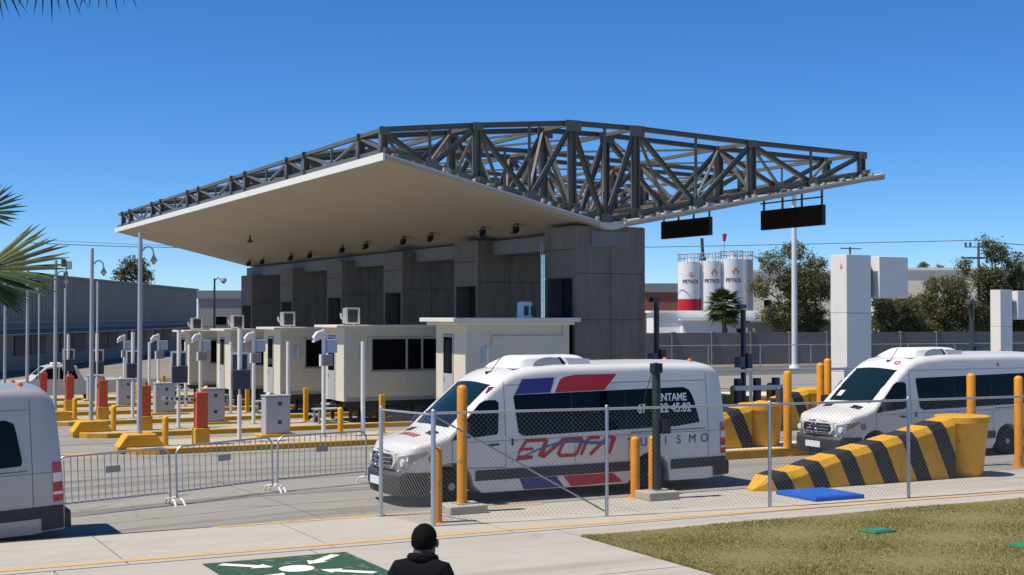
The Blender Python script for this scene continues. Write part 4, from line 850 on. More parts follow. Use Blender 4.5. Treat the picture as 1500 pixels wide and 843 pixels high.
        for q, (ya, yb) in enumerate(((-0.34, -0.26), (-0.2, -0.12), (-0.04, 0.04), (0.12, 0.2), (0.28, 0.36))):
            def lf(i, j, ya=ya, yb=yb): y = ya + (yb - ya) * j - 0.05 * i; x = 0.5 + 0.14 * i; xx, z = top_fn(x, y, 0.008); return (xx, y, z)
            MB().grid(lf, 2, 1).build('bonnet_logo_letter', 'decal_red', t)
        MB().prism([(1.72, 2.0), (1.92, 2.0), (1.98, 2.12), (1.8, 2.12)], -0.85, -0.845).build('visor_sticker', 'pink', t)
    def disc(x, z, r=0.075):
        o_ = MB()
        for q in range(20):
            a, b = q * math.pi / 10, (q + 1) * math.pi / 10
            o_.add([(x + rr * math.cos(c), -(van_side(x + rr * math.cos(c), z + rr * math.sin(c)) + 0.008), z + rr * math.sin(c)) for c, rr in ((a, r), (b, r), (b, r * 0.68), (a, r * 0.68))], [(0, 1, 2, 3)])
        o_.add([(x + px, -(van_side(x, z) + 0.008), z + pz) for px, pz in ((-0.04, -0.02), (0.04, -0.02), (0.04, 0.02), (-0.04, 0.02))], [(0, 1, 2, 3)])
        o_.build('round_badge', 'decal_red', t)
    if deco != 'silver': disc(0.62, 0.86)
    if deco == 'plain':
        def rb(i, j): a = i * 2 * math.pi; r = 0.04 + 0.05 * j; x = 2.1 + r * math.cos(a) * 0.8; y = -0.5 + r * math.sin(a); xx, z = top_fn(x, y, 0.012); return (xx, y, z)
        MB().grid(rb, 18, 1).build('roof_badge', 'pink', t); side_patch('small_mark', [(5.0, 2.2), (5.06, 2.2), (5.06, 2.28), (5.0, 2.28)], 'decal_red', 0.01)
    return t
van((9.4, 23.43, 0.0), 'white van with red and blue lettering passing behind the wire fence', 'van_white', 'lettered')
van((21.3, 25.5, -0.02), 'white van without lettering behind the black and yellow wedge', 'van_white', 'plain')
lv = van((-3.4, 23.42, G(-3.4, 23.42)), 'silver van showing only its rear end with dark rear side glass', 'van_silver', 'silver', ac=False); lv.rotation_euler.y = -math.atan(0.04)

# ------------------------------------------------------------------ pickup on the far lane
t = thing('pickup_truck', 'pale silver pickup truck behind the far barrier gates', 'pickup', (8.3, 68.3, ground(69) + 0.0))
prof = [(0, 0.45), (0.0, 0.95), (0.2, 1.08), (1.25, 1.16), (1.95, 1.78), (2.3, 1.86), (3.35, 1.84), (3.72, 1.2), (3.8, 1.16), (5.5, 1.16), (5.55, 0.55), (4.85, 0.5), (4.75, 0.75), (4.5, 0.88), (4.2, 0.88), (3.95, 0.75), (3.85, 0.45), (1.5, 0.42), (1.4, 0.75), (1.15, 0.88), (0.85, 0.88), (0.6, 0.75), (0.5, 0.45)]
MB().prism(prof, 0, 1.85).build('body', 'van_white', t, bevel=0.04)
MB().prism([(1.55, 1.2), (2.0, 1.7), (2.5, 1.74), (2.5, 1.2)], -0.01, 0.0).build('door_window', 'glass', t); MB().prism([(2.58, 1.2), (2.58, 1.74), (3.25, 1.72), (3.45, 1.2)], -0.01, 0.0).build('door_window', 'glass', t)
MB().add([(1.3, 0.15, 1.2), (1.3, 1.7, 1.2), (1.93, 1.6, 1.77), (1.93, 0.25, 1.77)], [(0, 1, 2, 3)]).build('windscreen', 'windscreen', t)
MB().box(2.3, 2.75, 0.6, 1.25, 1.87, 1.97).build('light_bar', 'decal_white', t, bevel=0.03); MB().box(1.5, 1.62, -0.18, -0.02, 1.22, 1.4).build('mirror', 'black', t, bevel=0.02)
MB().box(5.53, 5.62, 0.1, 1.75, 0.5, 0.68).build('rear_bumper', 'chrome', t, bevel=0.02); MB().box(5.48, 5.57, -0.008, 0.12, 0.8, 1.1).build('tail_light', 'tail_red', t)
for x in (1.0, 4.35):
    for y in (0.08, 1.77):
        wh = MB().lathe([(0.2, -0.11), (0.34, -0.11), (0.37, -0.06), (0.37, 0.06), (0.34, 0.11), (0.2, 0.11)], 20); wh.v = [(a + x, c + y, b + 0.37) for a, b, c in wh.v]; wo = wh.build('wheel', 'rubber', t, True)
        rm = MB().lathe([(0.2, -0.1), (0.12, -0.06), (0.0, -0.08)], 14); rm.v = [(a + x, c + y, b + 0.37) for a, b, c in rm.v]; rm.build('rim', 'chrome', wo, True)

# ------------------------------------------------------------------ roadside posts, blocks, wedges, tubs
def pipe_post(name, label, u, v, r, z0, h, m, block=None, grp=None):
    t = thing(name, label, 'post', (u, v, ground(v)), 0, grp)
    if block:
        MB().box(-block[0], block[0], -block[1], block[1], 0, block[2]).build('concrete_block', 'block', t, bevel=0.02); z0 = block[2]
        MB().box(-r - 0.06, r + 0.06, -r - 0.06, r + 0.06, z0, z0 + 0.015).build('base_plate', 'galv_dull', t)
    else: MB().cyl((0, 0, 0), (0, 0, 0.015), r + 0.05).build('base_ring', m, t)
    MB().cyl((0, 0, z0 + (0.015 if block else 0)), (0, 0, h), r, r, 18, r * 0.7).build('pipe', m, t, True)
    return t
pipe_post('bollard_post', 'tall orange pipe post on a concrete block before the lettered van', 10.22, 21.65, 0.092, 0, 2.16, 'post_orange', (0.36, 0.30, 0.15))
pipe_post('bollard_post', 'thinner orange post just left of the tall one, by the fence corner', 9.35, 20.75, 0.075, 0, 1.2, 'post_orange')
pipe_post('bollard_post', 'waist-high orange bollard left of the dark steel pole', 13.92, 21.85, 0.088, 0, 1.1, 'post_orange')
pipe_post('bollard_post', 'orange bollard half hidden behind the dark steel pole', 14.45, 22.05, 0.085, 0, 1.08, 'post_orange')
t = pipe_post('steel_pole', 'dark steel pole with a small box on a concrete block', 14.2, 21.55, 0.078, 0, 2.5, 'dark_green', (0.33, 0.28, 0.16))
MB().box(0.07, 0.25, -0.12, 0.06, 1.22, 1.48).build('junction_box', 'black', t, bevel=0.01); MB().box(-0.09, 0.09, -0.09, 0.09, 2.36, 2.54).build('head', 'black', t, bevel=0.01)
MB().tube([(-0.04, 0.02, 2.5), (-0.12, 0.05, 2.2), (-0.22, 0.06, 1.9), (-0.2, 0.05, 1.7)], 0.008, 6).build('cable', 'black', t)
for u, v, h, r, l in ((21.75, 27.1, 2.05, 0.105, 'orange post standing before the farther yellow tub'), (23.85, 28.35, 2.2, 0.1, 'left orange post of the pair beside the tall white portal'), (24.65, 29.0, 2.3, 0.1, 'right orange post of the pair beside the tall white portal'), (23.7, 22.95, 2.05, 0.1, 'orange post rising behind the nearer yellow tub'), (24.5, 22.3, 2.0, 0.1, 'orange post at the right edge of the view')):
    pipe_post('bollard_post', l, u, v, r, 0, h, 'post_orange')
def wedge(u, v, l1, l2, w_=0.56):
    z = ground(v); t = thing('crash_wedge', l1, 'barrier', (u, v, z), 0, 'striped wedges'); hw = w_ / 2
    secs = [(0.0, 0.05, 0.3), (0.3, 0.30, 0.8), (0.55, 0.34, 1), (1.0, 0.40, 1), (1.5, 0.53, 1), (2.1, 0.67, 1), (3.0, 0.83, 1), (3.9, 1.0, 1), (4.75, 1.19, 1), (5.15, 1.27, 1)]
    vs_ = []
    for x, h, f in secs:
        hb = hw * f * 1.2; ht = hw * f * 0.86; vs_ += [(x, -hb, 0), (x, -hb * 0.98, max(0.03, h - 0.14 * f)), (x, -ht, h), (x, ht, h), (x, hb * 0.98, max(0.03, h - 0.14 * f)), (x, hb, 0)]
    n = len(secs); fs = [(i * 6 + j, i * 6 + j + 1, i * 6 + j + 7, i * 6 + j + 6) for i in range(n - 1) for j in range(5)] + [(0, 1, 2, 3, 4, 5), tuple((n - 1) * 6 + j for j in range(6))]
    MB().add(vs_, fs).build('ramp', 'stripes', t, bevel=0.015)
    t2 = thing('yellow_tub', l2, 'tub', (u + 5.72, v + 0.05, z), 0, 'yellow tubs')
    tub = MB().lathe([(0.40, 0.0), (0.43, 0.1), (0.54, 1.13), (0.545, 1.14), (0.575, 1.145), (0.575, 1.27), (0.56, 1.285), (0.0, 1.29)], 36); tub.build('drum', 'yellow_paint', t2, True)
wedge(16.45, 21.68, 'nearest black and yellow striped concrete wedge beside the blue mat', 'nearer flared yellow tub at the high end of the nearest striped wedge')
wedge(15.75, 27.75, 'black and yellow striped wedge behind the tail of the lettered van', 'farther flared yellow tub behind the tail of the lettered van')
wedge(23.3, 34.7, 'distant black and yellow striped wedge left of the tall white portal', 'distant yellow tub in front of the tall white portal')
t = thing('island_kerb', 'low yellow topped kerb running behind the lettered van to the farther tub', 'kerb', (16.0, 27.0, ground(27.5)))
MB().prism([(0, 0), (0, 1.5), (9, 1.5), (9, 0)], -0.02, 0.22, 'z').build('kerb_body', 'kerb_paint', t, bevel=0.02); MB().box(0.1, 8.9, 0.1, 1.4, 0.221, 0.226).build('kerb_top', 'booth', t)
t = thing('floor_mat', 'bright blue rectangular slab lying on the pavement by the striped wedge', 'mat', (16.55, 19.82, 0.006), -0.02)
MB().box(0, 1.15, 0, 1.2, 0, 0.075).build('pad', 'mat_blue', t, bevel=0.012); MB().box(0.06, 1.09, 0.06, 1.14, 0.0755, 0.082).build('top_sheet', 'mat_blue', t)

# ------------------------------------------------------------------ wire fences
def mesh_panel(L_, H_, parent, sp=0.085, r=0.0019):
    mb = MB(); n = int((L_ + H_) / sp)
    for k in range(1, n):
        s = k * sp
        for d in (0, 1):
            a = (max(0, s - H_), min(s, H_)); b = (min(s, L_), s - min(s, L_))
            if d: a = (L_ - a[0], a[1]); b = (L_ - b[0], b[1])
            p = Vector((a[0], 0.002 if d else -0.002, a[1])); q = Vector((b[0], 0.002 if d else -0.002, b[1]))
            if (p - q).length > 0.03: mb.cyl(p, q, r, r, 3)
    return struct(mb.build('wire_mesh', 'wire', parent, fix=False), 'stuff')
def fv(u): return 20.42 - 0.12 * (u - 9.12) if u < 15.4 else 19.67 - 0.06 * (u - 15.4)
fu = [9.12, 12.2, 15.38, 18.5, 21.6, 24.7, 27.8]
t = thing('wire_fence', 'chain link fence with grey posts along the front of the lettered van', 'fence', (0, 0, 0))
ft = MB()
for i, u in enumerate(fu):
    MB().cyl((u, fv(u), 0), (u, fv(u), 1.88), 0.032 if i else 0.042, None, 12, 0.03).build('fence_post', 'galv', t, True)
for a, b in zip(fu[:-1], fu[1:]):
    MB().cyl((a, fv(a), 1.84), (b, fv(b), 1.84), 0.022, None, 10).build('top_rail', 'galv', t, True)
    ang = math.atan2(fv(b) - fv(a), b - a); L_ = math.hypot(b - a, fv(b) - fv(a))
    pn = mesh_panel(L_, 1.76, t); pn.location = (a, fv(a), 0.07); pn.rotation_euler = (0, 0, ang)
MB().cyl((fu[0] + 0.05, fv(fu[0]), 1.78), (fu[1] - 0.05, fv(fu[1]), 0.1), 0.016, None, 8).build('diagonal_brace', 'galv_dull', t, True)
t = thing('fence_return', 'short return panel of chain link fence ending in a slim post', 'fence', (0, 0, 0))
a, b = Vector((9.08, 20.46, 0)), Vector((8.78, 21.85, 0))
MB().cyl(b, b + Vector((0, 0, 1.86)), 0.036, None, 12, 0.03).build('fence_post', 'galv', t, True); MB().cyl(a + Vector((0, 0, 1.82)), b + Vector((0, 0, 1.82)), 0.02, None, 10).build('top_rail', 'galv', t, True)
MB().cyl((b.x, b.y, 0.0), (b.x, b.y, 0.03), 0.08).build('base_plate', 'galv_dull', t)
pn = mesh_panel((b - a).length, 1.74, t); pn.location = (a.x, a.y, 0.07); pn.rotation_euler = (0, 0, math.atan2(b.y - a.y, b.x - a.x))
def far_fence(label, p, q, n, h):
    t = thing('wire_fence', label, 'fence', (0, 0, 0)); p = Vector(p); q = Vector(q)
    for i in range(n + 1):
        c = p.lerp(q, i / n); MB().cyl(c, c + Vector((0, 0, h)), 0.05, None, 8).build('fence_post', 'galv', t)
    MB().cyl(p + Vector((0, 0, h - 0.05)), q + Vector((0, 0, h - 0.05)), 0.04, None, 8).build('top_rail', 'galv', t)
far_fence('distant post and rail fence before the dark block wall', (60.5, 92, -1.08), (112, 84, -1.08), 11, 2.15)
far_fence('post and rail fence standing behind the farther yellow tub', (20.5, 31.5, ground(31)), (34, 31.0, ground(31)), 4, 2.05)
# ------------------------------------------------------------------ right side equipment
def portal(u, v, h, label, wu=1.15, wv=0.85, box=True):
    t = thing('inspection_portal', label, 'portal', (u, v, ground(v)), 0, 'inspection portals'); n = 3
    for i in range(n): MB().box(0, wu, 0, wv, h * i / n + 0.006, h * (i + 1) / n - 0.006).build('panel', 'white_steel', t, bevel=0.012)
    MB().box(0.02, wu - 0.02, 0.02, wv - 0.02, 0, h - 0.02).build('core', 'vent', t)
    MB().box(wu + 0.002, wu + 0.2, 0.2, wv - 0.1, h * 0.76, h - 0.35).build('bracket', 'vent', t)
    MB().box(wu + 0.25, wu + 1.45, -0.1, wv, h - 1.36, h - 0.05).build('detector_box', 'white_steel', t, bevel=0.015)
    MB().box(-0.05, -0.003, 0.25, 0.4, 1.0, 1.35).build('lock_box', 'black', t); MB().bar((0.5, 0.4, h), (0.5, 0.4, h + 0.25), 0.04).bar((0.1, 0.4, h + 0.2), (0.95, 0.4, h + 0.2), 0.03).build('antenna', 'vent', t)
    if wu > 0.9: MB().add([(-0.004, 0.30, h - 0.45), (-0.004, 0.18, h - 0.45), (-0.004, 0.24, h - 0.25)], [(0, 1, 2)]).build('warning_sign', 'amber', t)
portal(28.82, 33.0, 5.52, 'tall white inspection portal column with a box on its right', 1.0, 0.75)
p_ = at(1466, 520, 62); portal(p_.x, p_.y, 5.0, 'farther slim white inspection portal at the right edge', 0.75, 0.6)
for px, py, Z, h, l in ((1089, 560, 52, 4.0, 'dark camera post with blue grey boxes before the block wall'), (962, 570, 52, 4.3, 'dark camera post just right of the nearest pier'), (1424, 560, 56, 4.2, 'slate post between the two white portals')):
    q = at(px, py, Z); t = thing('camera_post', l, 'post', (q.x, q.y, ground(q.y)), 0.3)
    MB().box(-0.075, 0.075, -0.075, 0.075, 0, h).build('shaft', 'slate', t, bevel=0.01); MB().box(0.08, 0.4, -0.15, 0.15, h * 0.44, h * 0.58).build('equipment_box', 'slate', t, bevel=0.02); MB().box(-0.38, -0.08, -0.15, 0.15, h * 0.45, h * 0.55).build('equipment_box', 'roof_grey', t, bevel=0.02)
    MB().prism([(-0.35, h), (0.1, h + 0.05), (0.1, h + 0.2), (-0.3, h + 0.18)], -0.09, 0.09).build('camera_housing', 'slate', t, bevel=0.02)
q = at(1076, 560, 46); t = thing('guard_rail', 'pale two-rail guard rail on dark posts behind the farther yellow tub', 'guard rail', (q.x, q.y, ground(q.y)))
for z in (0.55, 1.15): MB().box(0, 2.1, -0.06, 0.06, z, z + 0.16).build('rail', 'white_paint', t, bevel=0.01)
for x in (0.15, 0.95, 1.75): MB().box(x, x + 0.22, 0.065, 0.25, 0, 1.55).build('post', 'slate', t, bevel=0.01)
for px, Z, m_, h, l in ((1075, 47, 'yellow_paint', 1.2, 'left yellow bollard behind the guard rail'), (1128, 48, 'yellow_paint', 1.25, 'right yellow bollard behind the guard rail'), (1142, 43, 'slate', 1.3, 'dark squat post beside the orange post')):
    q = at(px, 560, Z); t = thing('lane_bollard', l, 'bollard', (q.x, q.y, ground(q.y))); MB().cyl((0, 0, 0), (0, 0, h), 0.13, 0.13, 14, 0.1).build('post', m_, t, True); MB().cyl((0, 0, 0), (0, 0, 0.02), 0.2).build('base_ring', m_, t)
q = at(1050, 545, 62); t = thing('far_island', 'low tan and yellow kerbed island before the distant fence', 'traffic island', (q.x, q.y, ground(q.y)), -_yw)
MB().box(0, 11, 0, 3.2, -0.1, 0.28).build('kerb', 'kerb_paint', t, bevel=0.02); MB().box(0.2, 10.8, 0.2, 3.0, 0.281, 0.287).build('paving', 'booth', t)
q = at(1450, 520, 60); t = thing('yellow_drum', 'small yellow drum on the far island beyond the plain white van', 'drum', (q.x, q.y, 0.2)); MB().cyl((0, 0, 0), (0, 0, 1.35), 0.3, 0.3, 18).build('shell', 'yellow_paint', t, True); MB().cyl((0, 0, 1.351), (0, 0, 1.4), 0.32, 0.32, 18).build('lid', 'yellow_paint', t, True)
MB().cyl((0, 0, -1.0), (0, 0, -0.002), 0.2, 0.2, 12).build('stand', 'vent', t)

# ------------------------------------------------------------------ background right
t = thing('boundary_wall', 'long dark concrete block wall across the back on the right', 'wall', (0, 0, 0))
P0, P1 = Vector((48, 110.5, -1.15)), Vector((150, 90, -1.15)); nW = 26
for i in range(nW):
    a = P0.lerp(P1, i / nW); b = P0.lerp(P1, (i + 1) / nW); d = (b - a).normalized(); nrm = Vector((d.y, -d.x, 0)) * 0.12
    a2 = a + d * 0.02; b2 = b - d * 0.02; h = 3.0
    MB().add([a2 + nrm, b2 + nrm, b2 - nrm, a2 - nrm] + [p + Vector((0, 0, h)) for p in (a2 + nrm, b2 + nrm, b2 - nrm, a2 - nrm)], [(3, 2, 1, 0), (4, 5, 6, 7), (0, 1, 5, 4), (1, 2, 6, 5), (2, 3, 7, 6), (3, 0, 4, 7)]).build('wall_bay', 'wall_block', t)
    MB().box(-0.2, 0.2, -0.2, 0.2, 0, h + 0.08).build('pilaster', 'wall_block', t).location = a
q = at(1164, 528, 118); t = thing('light_mast', 'tall pale steel light mast before the dark block wall', 'mast', (q.x, q.y, -1.1))
MB().cyl((0, 0, 0), (0, 0, 15.5), 0.26, 0.2, 14).build('shaft', 'white_steel', t, True); MB().cyl((0, 0, 0), (0, 0, 0.25), 0.5, 0.42, 14).build('base', 'white_steel', t); MB().box(-0.9, 0.9, -0.15, 0.15, 15.5, 15.7).build('lamp_head', 'vent', t)
q = at(1035, 480, 165)
def bldg(name, label, p, rz, L_, W_, H_, wall, roof, wins=(), rh=0.3):
    t = thing(name, label, 'building', (p.x, p.y, -1.2), rz)
    MB().box(0, L_, 0, W_, 0, H_).build('wall', wall, t); MB().box(-0.3, L_ + 0.3, -0.3, W_ + 0.3, H_ + 0.002, H_ + rh).build('roof', roof, t)
    for x, z, ww, hh in wins:
        f = MB().box(x, x + ww, -0.06, -0.003, z, z + hh).build('window', 'galv_dull', t); MB().box(x + 0.08, x + ww - 0.08, -0.08, -0.061, z + 0.08, z + hh - 0.08).build('pane', 'glass', f)
    return t
def yaw_at(p, extra=0): return -_yw + extra
q = at(957, 480, 160); bldg('office_building', 'low bright white building in front of the silos', q, -_yw, 12.3, 8, 5.0, 'wall_white', 'wall_white', ((3.2, 1.6, 0.9, 1.6), (4.2, 1.6, 0.9, 1.6), (9.6, 2.8, 0.7, 0.7), (11.0, 2.8, 0.7, 0.7)), 0.25)
q = at(1000, 480, 158); bldg('annex_building', 'white single storey annex with small grey vents below the silos', q, -_yw, 8.6, 8, 4.1, 'wall_white', 'wall_white', ((4.6, 2.6, 0.6, 0.6), (6.2, 2.6, 0.6, 0.6)), 0.2)
q = at(945, 480, 230); bldg('shed_building', 'grey roofed shed left of the silos', q, -_yw, 12, 10, 8.6, 'roof_rust', 'roof_grey', (), 1.5)
q = at(1100, 480, 215); bldg('beige_building', 'pale building between silos and the bushy tree', q, -_yw, 14, 10, 11.6, 'wall_beige', 'wall_white', ((2, 6, 1.2, 1.2), (6, 6, 1.2, 1.2)), 0.3)
q = at(1312, 480, 220); bldg('warehouse_building', 'long beige building behind the trees on the right', q, -_yw, 26, 14, 12.0, 'wall_beige', 'wall_white', ((4, 7, 1.5, 1.2), (10, 7, 1.5, 1.2), (16, 7, 1.5, 1.2)), 0.4)
q = at(1105, 480, 150); bldg('grey_shed', 'grey shed wall right of the white annex', q, -_yw, 9, 6, 3.9, 'wall_grey', 'roof_grey', (), 0.2)
for i, (px, Z, top, r, wall, l) in enumerate(((1010, 185, 10.7, 1.55, 'tank', 'left white silo with red base and lettering'), (1041, 185, 10.8, 1.5, 'tank', 'middle white silo with an orange emblem, second from the left'), (1072, 185, 11.1, 1.55, 'tank', 'right white silo with an orange emblem behind the fan palm'), (1090, 189, 11.2, 1.25, 'tank_grey', 'silo with its shade painted in grey at the right end of the row'))):
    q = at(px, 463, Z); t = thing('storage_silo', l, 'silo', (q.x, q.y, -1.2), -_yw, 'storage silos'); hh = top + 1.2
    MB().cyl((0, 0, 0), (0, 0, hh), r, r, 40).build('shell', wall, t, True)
    if i < 1: MB().cyl((0, 0, 3.6), (0, 0, 6.9 + 0.15 * i), r + 0.012, None, 40).build('red_band', 'tank_red', t, True)
    rl = MB()
    for zz in (0.55, 1.1): rl.tube([(r * math.cos(a * 0.3142), r * math.sin(a * 0.3142), hh + zz) for a in range(21)], 0.05, 5)
    for a in range(10): rl.cyl((r * math.cos(a * 0.628), r * math.sin(a * 0.628), hh), (r * math.cos(a * 0.628), r * math.sin(a * 0.628), hh + 1.1), 0.05, None, 5)
    rl.build('railing', 'galv_dull', t)
    MB().cyl((0, 0, hh), (0, 0, hh + 0.5), r * 0.5, r * 0.2, 16).build('hatch', 'tank_grey', t)
    if i < 3:
        sc = 0.7 if i == 0 else 1.0
        def on(x, z): return (x, -math.sqrt(max(0.01, (r + 0.02) ** 2 - x * x)), z)
        drop = [(0, 1.0), (0.22, 0.62), (0.52, 0.42), (0.34, 0.0), (0, -0.12), (-0.34, 0.0), (-0.52, 0.42), (-0.22, 0.62)]
        off = 0.05 + 0.25 * (i > 0)
        MB().add([on(off + x * sc, 9.95 + 0.15 * i + z * sc) for x, z in drop], [tuple(range(8))]).build('emblem', 'emblem', t)
        MB().add([tuple(Vector(on(off + x * sc * 0.4, 10.1 + 0.15 * i + z * sc * 0.42)) + Vector((0, -0.02, 0))) for x, z in drop], [tuple(range(8))]).build('emblem_core', 'decal_white', t)
        cu = text_part('lettering', 'PETROL', 0.72, 'print_dark', t, (0, 0, 0), (1, 0, 0), (0, 0, 1), align='CENTER', bold=0.01)
        for v_ in cu.data.vertices:
            v_.co = Vector(on(max(-r * 0.96, min(r * 0.96, v_.co.x * 0.86 + off * 0.3)), v_.co.z + 9.0 + 0.1 * i)) + Vector((0, -0.01, 0))
q = at(1061, 372, 186); t = thing('windsock_mast', 'thin mast with a red windsock above the silos', 'windsock', (q.x, q.y, 11.4)); MB().cyl((0, 0, 0), (0, 0, 3.0), 0.05, None, 6).build('mast', 'galv_dull', t); MB().cyl((0, 0, 2.2), (0.05, 0, 3.2), 0.18, 0.34, 10).build('sock', 'tank_red', t, True)
q = at(1029, 372, 186); t = thing('loading_arm', 'dark blue loading arm standing above the middle silo', 'crane arm', (q.x, q.y, 11.0)); MB().bar((0.1, 0, 0), (-0.1, 0, 3.0), 0.3).build('boom', 'slate', t); MB().box(-0.4, 0.4, -0.3, 0.3, -0.05, 0.55).build('pivot', 'slate', t, bevel=0.05)

# ------------------------------------------------------------------ background left: warehouse
A, B_ = Vector((15.5, 119.5, 0)), Vector((48.0, 186.7, 0)); d = (B_ - A).normalized(); A2 = A - d * 45; L_ = (B_ - A2).length
t = thing('warehouse', 'long blue grey corrugated warehouse with dark doorways on the left', 'warehouse', (A2.x, A2.y, -1.3), math.atan2(d.y, d.x))
MB().box(0, L_, 0.3, 30, 0, 8.15).build('wall', 'wall_grey', t)
rib = MB()
n = int(L_ / 0.9)
for i in range(n):
    x = i * L_ / n; rib.prism([(x, 0.199), (x + 0.1, 0.13), (x + 0.42, 0.13), (x + 0.52, 0.199)], 4.6, 8.2, 'z')
rb_ = rib.build('cladding_ribs', 'cladding', t); struct(rb_, 'stuff')
MB().box(0, L_, 0.2, 0.298, 4.55, 8.25).build('cladding', 'cladding', t)
MB().box(-0.2, L_ + 0.2, -0.05, 30, 8.26, 8.45).build('roof_edge', 'roof_grey', t)
for z in (4.1, 3.55): MB().box(0, L_, 0.05, 0.298, z, z + 0.22).build('cornice', 'cladding', t)
MB().box(0, L_, -2.2, 0.29, 3.2, 3.32).build('awning', 'roof_grey', t)
for i in range(9):
    x = 8 + i * 12.5; dr = MB().box(x, x + 8.2, 0.2, 0.296, 1.4, 3.1).build('dock_opening', 'shutter', t)
    MB().box(x + 4.0, x + 4.2, 0.12, 0.199, 1.4, 3.1).build('mullion', 'wall_grey', dr)
q = at(290, 470, 235); bldg('rear_building', 'grey building with a dark flat roof between warehouse and canopy', q, -_yw, 14, 12, 7.6, 'wall_grey', 'roof_grey', ((3, 3, 2, 1.6), (8, 3, 2, 1.6)), 1.4)
t = thing('low_white_wall', 'short sunlit white wall seen between the far booths', 'wall', tuple(at(298, 498, 95).xy) + (-1.2,), -_yw); MB().box(0, 3.0, 0, 0.25, 0, 3.4).build('panel', 'wall_white', t); MB().box(-0.1, 3.1, -0.05, 0.3, 3.402, 3.5).build('coping', 'wall_white', t)
for px, top, Z, l in ((314, 408, 150, 'dark street lamp with twin heads between the warehouse and the farthest pier'),):
    q = at(px, 463, Z); t = thing('street_lamp', l, 'street lamp', (q.x, q.y, -1.2), -_yw); h = (463 - top) * Z / 2000 + CAM_H + 1.2
    MB().cyl((0, 0, 0), (0, 0, h), 0.16, 0.1, 8).build('pole', 'slate', t); MB().tube([(0, 0, h - 0.3), (0.4, 0, h + 0.1), (0.7, 0, h - 0.2), (0.9, 0, h - 0.1)], 0.06, 6).build('arm', 'slate', t); MB().lathe([(0.1, -0.5), (0.35, -0.2), (0.3, 0.1), (0.05, 0.2)], 12, (1.0, 0, h - 0.1)).build('lamp_head', 'cabinet', t, True)
q = at(97, 408, 120); t = thing('antenna_mast', 'thin mast with antenna boxes behind the left lamp posts', 'antenna', (q.x, q.y, -1.2), -_yw); h = q.z + 1.2
MB().cyl((0, 0, 0), (0, 0, h + 1.6), 0.06, None, 6).build('mast', 'galv_dull', t); MB().box(-0.4, -0.1, -0.15, 0.15, h + 1.0, h + 1.7).build('antenna_box', 'vent', t); MB().box(0.1, 0.45, -0.15, 0.15, h + 0.8, h + 1.5).build('antenna_box', 'cabinet', t); MB().box(-0.2, 0.1, -0.15, 0.15, h + 0.1, h + 0.6).build('antenna_box', 'vent', t)
# power line pole and wires
q = at(1434, 463, 150); t = thing('utility_pole', 'wooden utility pole with a crossarm among the right trees', 'utility pole', (q.x, q.y, -1.2), -_yw)
MB().cyl((0, 0, 0), (0, 0, 12.6), 0.2, 0.13, 10).build('pole', 'bark', t, True); MB().box(-1.9, 0.7, -0.08, 0.08, 10.9, 11.1).build('crossarm', 'slate', t)
for x in (-1.4, -0.9, 0.8): MB().lathe([(0.06, 0), (0.16, 0.1), (0.1, 0.25), (0.16, 0.35), (0.05, 0.5)], 8, (x * 1.0, 0, 12.25 if x < 0 else 12.5)).build('insulator', 'slate', t)
MB().box(-1.5, 0.95, -0.05, 0.05, 12.15, 12.24).build('upper_crossarm', 'slate', t)
for i, (a, b, r, l) in enumerate(((at(1440, 352, 150), at(60, 352, 320), 0.045, 'upper power line crossing the sky behind the canopy'), (at(1440, 354, 150), at(1720, 358, 135), 0.045, 'power line running right from the utility pole'), (at(40, 356, 230), at(420, 362, 300), 0.06, 'power line crossing the sky at the far left'))):
    pts = [a.lerp(b, j / 30) - Vector((0, 0, 1.6 * math.sin(math.pi * j / 30))) * (1 if i == 0 else 0.3) for j in range(31)]
    tag(MB().tube(pts, r, 5).build('power_line', 'slate'), l, 'power line')

